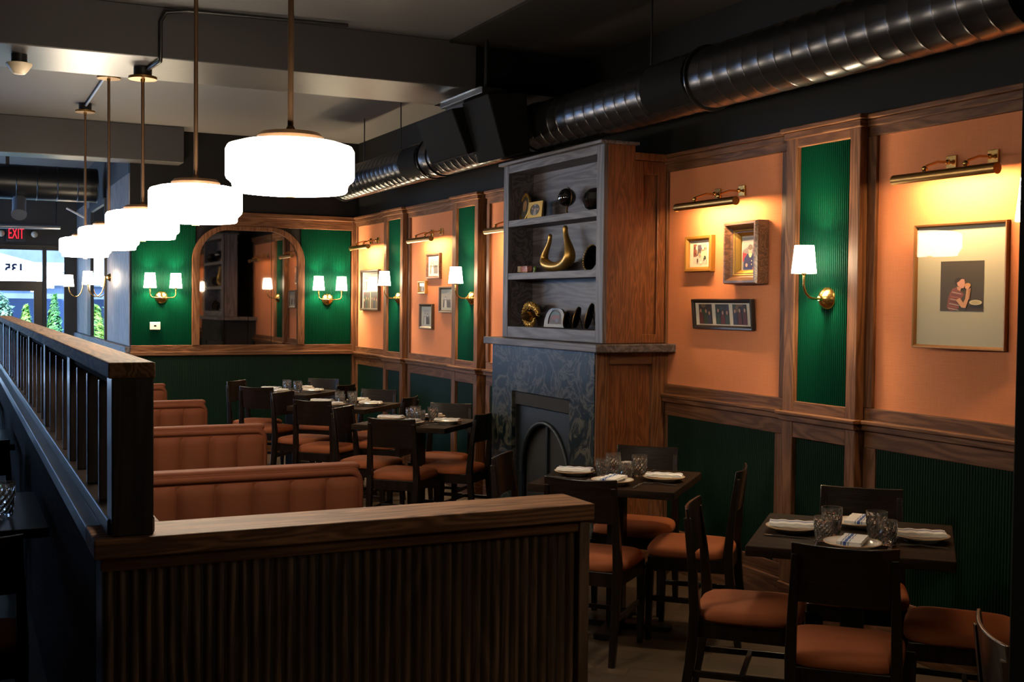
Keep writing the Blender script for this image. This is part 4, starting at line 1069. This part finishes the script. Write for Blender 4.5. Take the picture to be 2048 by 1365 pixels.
# ------------------------------------------------------------------ tables and chairs
def table(loc, rotz, label, mat='table', hw=.36, hd=None):
    hd = hd or hw
    t = thing('dining_table', label, 'table', (loc[0], loc[1], 0), rotz, 'dark wood dining tables')
    MB().box(-hw, hw, -hd, hd, .712, .75).build('table_top', M[mat], t, bevel=.004)
    MB().bar([(0, 0, .03), (0, 0, .70)], .042).build('column', M['blackm'], t, bevel=.004)
    b_ = MB().box(-.28, .28, -.04, .04, 0, .028).box(-.04, .04, -.28, .28, 0, .028); b_.build('base', M['blackm'], t, bevel=.004)
    MB().box(-.2, .2, -.2, .2, .694, .712).build('top_plate', M['blackm'], t)
    return t
def chair_proto():
    t = thing('dining_chair', '', 'chair')
    for s in (-1, 1):
        MB().bar([(s * .165, -.245, 0), (s * .168, -.205, .25), (s * .170, -.19, .44), (s * .165, -.205, .62), (s * .158, -.228, .80)], [.014, .018, .019, .016, .012], [.016, .02, .021, .016, .012]).build('rear_leg', M['chair'], t, bevel=.003)
        MB().bar([(s * .175, .185, 0), (s * .18, .18, .38)], [.013, .02], [.013, .02]).build('front_leg', M['chair'], t, bevel=.003)
        MB().box(s * .172 - .008, s * .172 + .008, -.2, .175, .19, .215).build('stretcher', M['chair'], t, bevel=.003)
    MB().box(-.16, .16, -.02, .0, .195, .215).build('stretcher', M['chair'], t, bevel=.003)
    f = MB(); f.box(-.195, .195, .165, .19, .345, .412).box(-.175, .175, -.2, -.178, .345, .412)
    for s in (-1, 1): f.add([(s * .175, -.19, .345), (s * .197, .18, .345), (s * .175, .18, .345), (s * .153, -.19, .345), (s * .175, -.19, .412), (s * .197, .18, .412), (s * .175, .18, .412), (s * .153, -.19, .412)], [(0, 1, 2, 3), (4, 5, 6, 7), (0, 1, 5, 4), (1, 2, 6, 5), (2, 3, 7, 6), (3, 0, 4, 7)])
    f.build('seat_frame', M['chair'], t, bevel=.003)
    # cushion: rounded trapezoid, domed
    n = 40; rings = []
    for z, k in ((.408, .97), (.418, 1.0), (.436, 1.0), (.450, .965), (.458, .90), (.464, .75), (.468, .5), (.469, .22)):
        ring = []
        for i in range(n):
            a = 2 * pi * i / n; c, s = cos(a), sin(a); e = .45
            px = math.copysign(abs(c) ** e, c); py = math.copysign(abs(s) ** e, s)
            w = .188 + .022 * (py * .5 + .5)
            ring.append((px * w * k, py * .205 * k + .005, z))
        rings.append(ring)
    MB().loft(rings).build('seat', M['seat'], t, smooth=60)
    # curved back panel
    vs, fs = [], []; m = 14
    for j in range(2):
        for i in range(m + 1):
            u = -1 + 2 * i / m; x = .172 * u; y = -.246 + .022 * u * u + (.012 if j else 0)
            for z, dy in ((.635, .018), (.838, -.008)): vs.append((x, y + dy, z - (.006 * (1 - u * u) if z > .8 else 0)))
    N = 2 * (m + 1)
    for i in range(m):
        o = 2 * i
        fs += [(o, o + 2, o + 3, o + 1), (N + o, N + o + 1, N + o + 3, N + o + 2), (o, N + o, N + o + 2, o + 2), (o + 1, o + 3, N + o + 3, N + o + 1)]
    fs += [(0, 1, N + 1, N), (2 * m, N + 2 * m, N + 2 * m + 1, 2 * m + 1)]
    MB().add(vs, fs).build('backrest', M['back'], t, smooth=50, bevel=.003)
    return t
proto = chair_proto(); used = [False]
def chair(x, y, rotz, label):
    if not used[0]:
        used[0] = True; proto.location = (x, y, 0); proto.rotation_euler = (0, 0, rotz); proto['label'] = label; proto['group'] = 'dark dining chairs with terracotta seats'
        return proto
    return dup(proto, (x, y, 0), rotz, label, 'dark dining chairs with terracotta seats')
# tableware
def tumbler(loc, tall, label, cat='glass', s=1.0):
    h = .108 if tall else .090; r0 = .030; r1 = .040 if tall else .037
    n = 24; rows = 9; vs = []
    prof = []
    for i in range(rows + 1):
        u = i / rows; r = r0 + (r1 - r0) * min(1, u * 1.6) ** .7; prof.append((r, h * (.05 + .95 * u)))
    rings = [[(r0 * .9 * cos(2 * pi * k / n), r0 * .9 * sin(2 * pi * k / n), 0) for k in range(n)]]
    for i, (r, z) in enumerate(prof):
        ring = []
        for k in range(n):
            rr = r * (1 - (.085 if (k + i) % 2 and 0 < i < rows - 1 else 0)); a = 2 * pi * k / n + (0 if i < 1 else .0)
            ring.append((rr * cos(a), rr * sin(a), z))
        rings.append(ring)
    for f_, zz in ((.93, h), (.90, h * .6), (.84, .016), (.5, .012), (.05, .012)):
        r = f_ * (r1 if zz > .05 else r0 * 1.05)
        rings.append([(r * cos(2 * pi * k / n), r * sin(2 * pi * k / n), zz) for k in range(n)])
    m = MB().loft(rings)
    m.v = [(x * s, y * s, z * s) for x, y, z in m.v]
    o = m.build('tumbler', M['crystal'], loc=loc); return tag(o, label, cat, 'cut glass tumblers')
protos = {}
def copy_or(key, maker, loc, rotz, label, cat, group):
    if key not in protos:
        o = maker(); protos[key] = o; o.location = loc; o.rotation_euler = (0, 0, rotz); tag(o, label, cat, group); return o
    return dup(protos[key], loc, rotz, label, group)
def mk_plate():
    t = thing('plate', '', 'plate')
    MB().lathe([(0, .004), (.052, .004), (.055, 0), (.060, 0), (.064, .006), (.085, .014), (.102, .021), (.1025, .023), (.100, .0245), (.083, .018), (.062, .011), (.05, .009), (0, .009)], 40).build('dish', M['white'], t, smooth=60)
    MB().lathe([(.1005, .0215), (.1035, .0225), (.1035, .0245), (.1005, .0255), (.0995, .0235)], 40).build('rim', M['tan'], t, smooth=60)
    return t
def mk_napkin():
    m = MB()
    for k, (w, l) in enumerate(((.044, .090), (.043, .089), (.042, .088))):
        z = .0038 * k; vs = []; n = 12
        top, bot = [], []
        for i in range(n + 1):
            x = -l + 2 * l * i / n; dz = .0016 * sin(i * 1.7 + k) - .00004 * (x * 100) ** 2 * .3
            vs += [(x, -w, z + dz), (x, w, z + dz), (x, w, z + dz + .0042), (x, -w, z + dz + .0042)]
        fs = []
        for i in range(n):
            o = 4 * i
            for q in range(4): fs.append((o + q, o + (q + 1) % 4, o + 4 + (q + 1) % 4, o + 4 + q))
        fs += [(0, 1, 2, 3), (4 * n, 4 * n + 3, 4 * n + 2, 4 * n + 1)]
        m.add(vs, fs)
    return m.build('napkin', M['napkin'])
def mk_knife():
    t = thing('table_knife', '', 'knife')
    MB().loft([[(-.006 * k, y, .001), (.006 * k, y, .001), (.006 * k, y, .006), (-.006 * k, y, .006)] for y, k in ((-.09, .7), (-.085, 1), (-.02, .75), (0, .6))]).build('handle', M['steel'], t, smooth=40)
    MB().loft([[(-.005, 0, .002), (.005, 0, .002), (.005, 0, .004), (-.005, 0, .004)], [(-.008, .02, .002), (.007, .02, .002), (.007, .02, .004), (-.008, .02, .004)], [(-.008, .06, .002), (.006, .06, .002), (.006, .06, .004), (-.008, .06, .004)], [(.003, .085, .002), (.005, .085, .002), (.005, .085, .004), (.003, .085, .004)]]).build('blade', M['steel'], t)
    return t
def mk_fork():
    t = thing('table_fork', '', 'fork')
    MB().loft([[(-.005 * k, y, z), (.005 * k, y, z), (.005 * k, y, z + .003), (-.005 * k, y, z + .003)] for y, k, z in ((-.088, 1, .002), (-.03, .7, .004), (.01, .55, .008), (.03, .7, .006))]).build('handle', M['steel'], t, smooth=40)
    m = MB(); m.box(-.011, .011, .03, .043, .006, .0085)
    for x in (-.0095, -.0032, .0032, .0095): m.bar([(x, .043, .007), (x, .075, .0075)], .0014) if False else m.box(x - .0014, x + .0014, .043, .078, .006, .008)
    m.build('tines', M['steel'], t)
    return t
Q = [('near', pi), ('right', pi / 2 + pi), ('far', 0), ('left', pi / 2)]
def place(table_name, c, rot, dist, plates, glasses, jit=(0, 0, 0, 0), shift=0.0, sidenames=('camera', 'right', 'wall', 'left')):
    T = lambda x, y: (c[0] + x * cos(rot) - y * sin(rot), c[1] + x * sin(rot) + y * cos(rot))
    dirs = {'near': (0, -1), 'right': (1, 0), 'far': (0, 1), 'left': (-1, 0)}
    for i, side in enumerate(('near', 'right', 'far', 'left')):
        dx, dy = dirs[side]; sn = sidenames[i]
        d = dist[i]
        if d:
            x, y = T(dx * (d - .232) + (shift if side == 'near' else 0), dy * (d - .232))
            a = math.atan2(-dy, -dx) + rot - pi / 2 + jit[i]
            chair(x, y, a, 'dark chair with terracotta seat, %s side of %s' % (sn, table_name))
        if plates:
            px, py = plates[i]; x, y = T(px, py); a = math.atan2(-dy, -dx) + rot - pi / 2
            copy_or('plate', mk_plate, (x, y, .7502), a, 'white plate with tan rim, %s side of %s' % (sn, table_name), 'plate', 'white plates on the dining tables')
            copy_or('napkin', mk_napkin, (x, y, .7757), a + pi / 2 + (.1 if i % 2 else -.12) + (pi if side == 'right' else 0), 'blue striped white napkin on plate, %s side of %s' % (sn, table_name), 'napkin', 'striped napkins on the plates')
            ca, sa = cos(a), sin(a)
            kx, ky = (.128, -.005) ; x2, y2 = x + kx * ca - ky * sa, y + kx * sa + ky * ca
            copy_or('knife', mk_knife, (x2, y2, .7502), a, 'steel knife by plate, %s side of %s' % (sn, table_name), 'knife', 'steel cutlery')
            kx = -.128; x2, y2 = x + kx * ca - ky * sa, y + kx * sa + ky * ca
            copy_or('fork', mk_fork, (x2, y2, .7502), a, 'steel fork by plate, %s side of %s' % (sn, table_name), 'fork', 'steel cutlery')
    for j, (gx, gy, tall) in enumerate(glasses):
        x, y = T(gx, gy)
        tumbler((x, y, .7503), tall, '%s cut glass tumbler, %s, on %s' % ('tall' if tall else 'short', ('leftmost', 'second from left', 'third from left', 'rightmost')[j], table_name))
R45 = -pi / 4
TS = [
    ('nearest table', (3.093, 3.425), (.665, .63, .66, .62), [(.01, -.255), (.242, -.02), (.01, .18), (-.225, -.02)], [(-.079, -.04, True), (-.100, -.155, False), (.085, -.07, True), (.125, -.14, False)], (.03, -.02, .02, .04)),
    ('table right of fireplace', (3.005, 5.035), (.655, .62, .655, .62), [(.03, -.22), (.24, -.02), (-.01, .24), (-.225, 0)], [(-.083, .022, False), (-.050, .100, True), (.055, -.055, False), (.090, .09, True)], (-.04, .03, -.02, .05)),
    ('first table left of fireplace', (3.05, 7.95), (.655, .52, .655, .62), [(.03, -.22), (.24, -.02), (0, .24), (-.225, .01)], [(-.112, .108, False), (-.045, .05, True), (.03, -.03, False), (.09, .06, True)], (.05, -.03, .04, .02)),
    ('second table left of fireplace', (2.985, 9.5), (.655, .60, .655, .62), [(.0, -.23), (.235, 0), (0, .24), (-.23, .01)], [(-.09, .06, True), (-.03, -.03, False), (.03, .06, True), (.090, -.040, False)], (-.03, .04, .02, -.04)),
    ('farthest table below mirror', (2.93, 11.05), (.655, .60, .655, .62), [(.0, -.23), (.235, 0), (0, .23), (-.23, .01)], [(-.09, .06, True), (-.03, -.03, True), (.04, .06, False), (.085, -.040, True)], (.05, -.05, .03, .03)),
]
tl = ['square dark wood table nearest the camera by the right wall', 'square dark wood table right of the fireplace', 'square dark wood table just left of the fireplace', 'square dark wood table, second left of the fireplace', 'square dark wood table farthest back below the mirror']
for (nm, c, ds, pls, gls, jt), lb in zip(TS, tl):
    table(c, R45, lb)
    place(nm, c, R45, ds, pls, gls, jt, shift={'first': .08, 'second': .05}.get(nm.split()[0], 0))
chair(2.485, 1.92, math.atan2(-.6, .8) - pi / 2, 'dark chair half cut off at the lower right edge')
# ---- tables left of the partition
for y, hd, lb in ((5.19, .46, 'dark table at lower left against the partition'), (7.97, .44, 'second dark table along the left of the partition'), (10.72, .57, 'farthest dark table along the left of the partition')):
    table((-.04, y), 0, lb, 'tableblue', .36, hd)
chair(.10, 7.24, 0, 'dark chair in front of the second table left of the partition')
chair(-.04, 8.72, pi, 'dark chair behind the second table left of the partition')
chair(.03, 4.40, 0, 'dark chair in front of the lower left table')
tumbler((.165, 5.02, .7503), True, 'large cut glass tumbler on the lower left table at image edge', s=1.28)
dup(protos['fork'], (.145, 4.88, .7502), radians(-20), 'steel fork on the lower left table beside the large tumbler', 'steel cutlery')
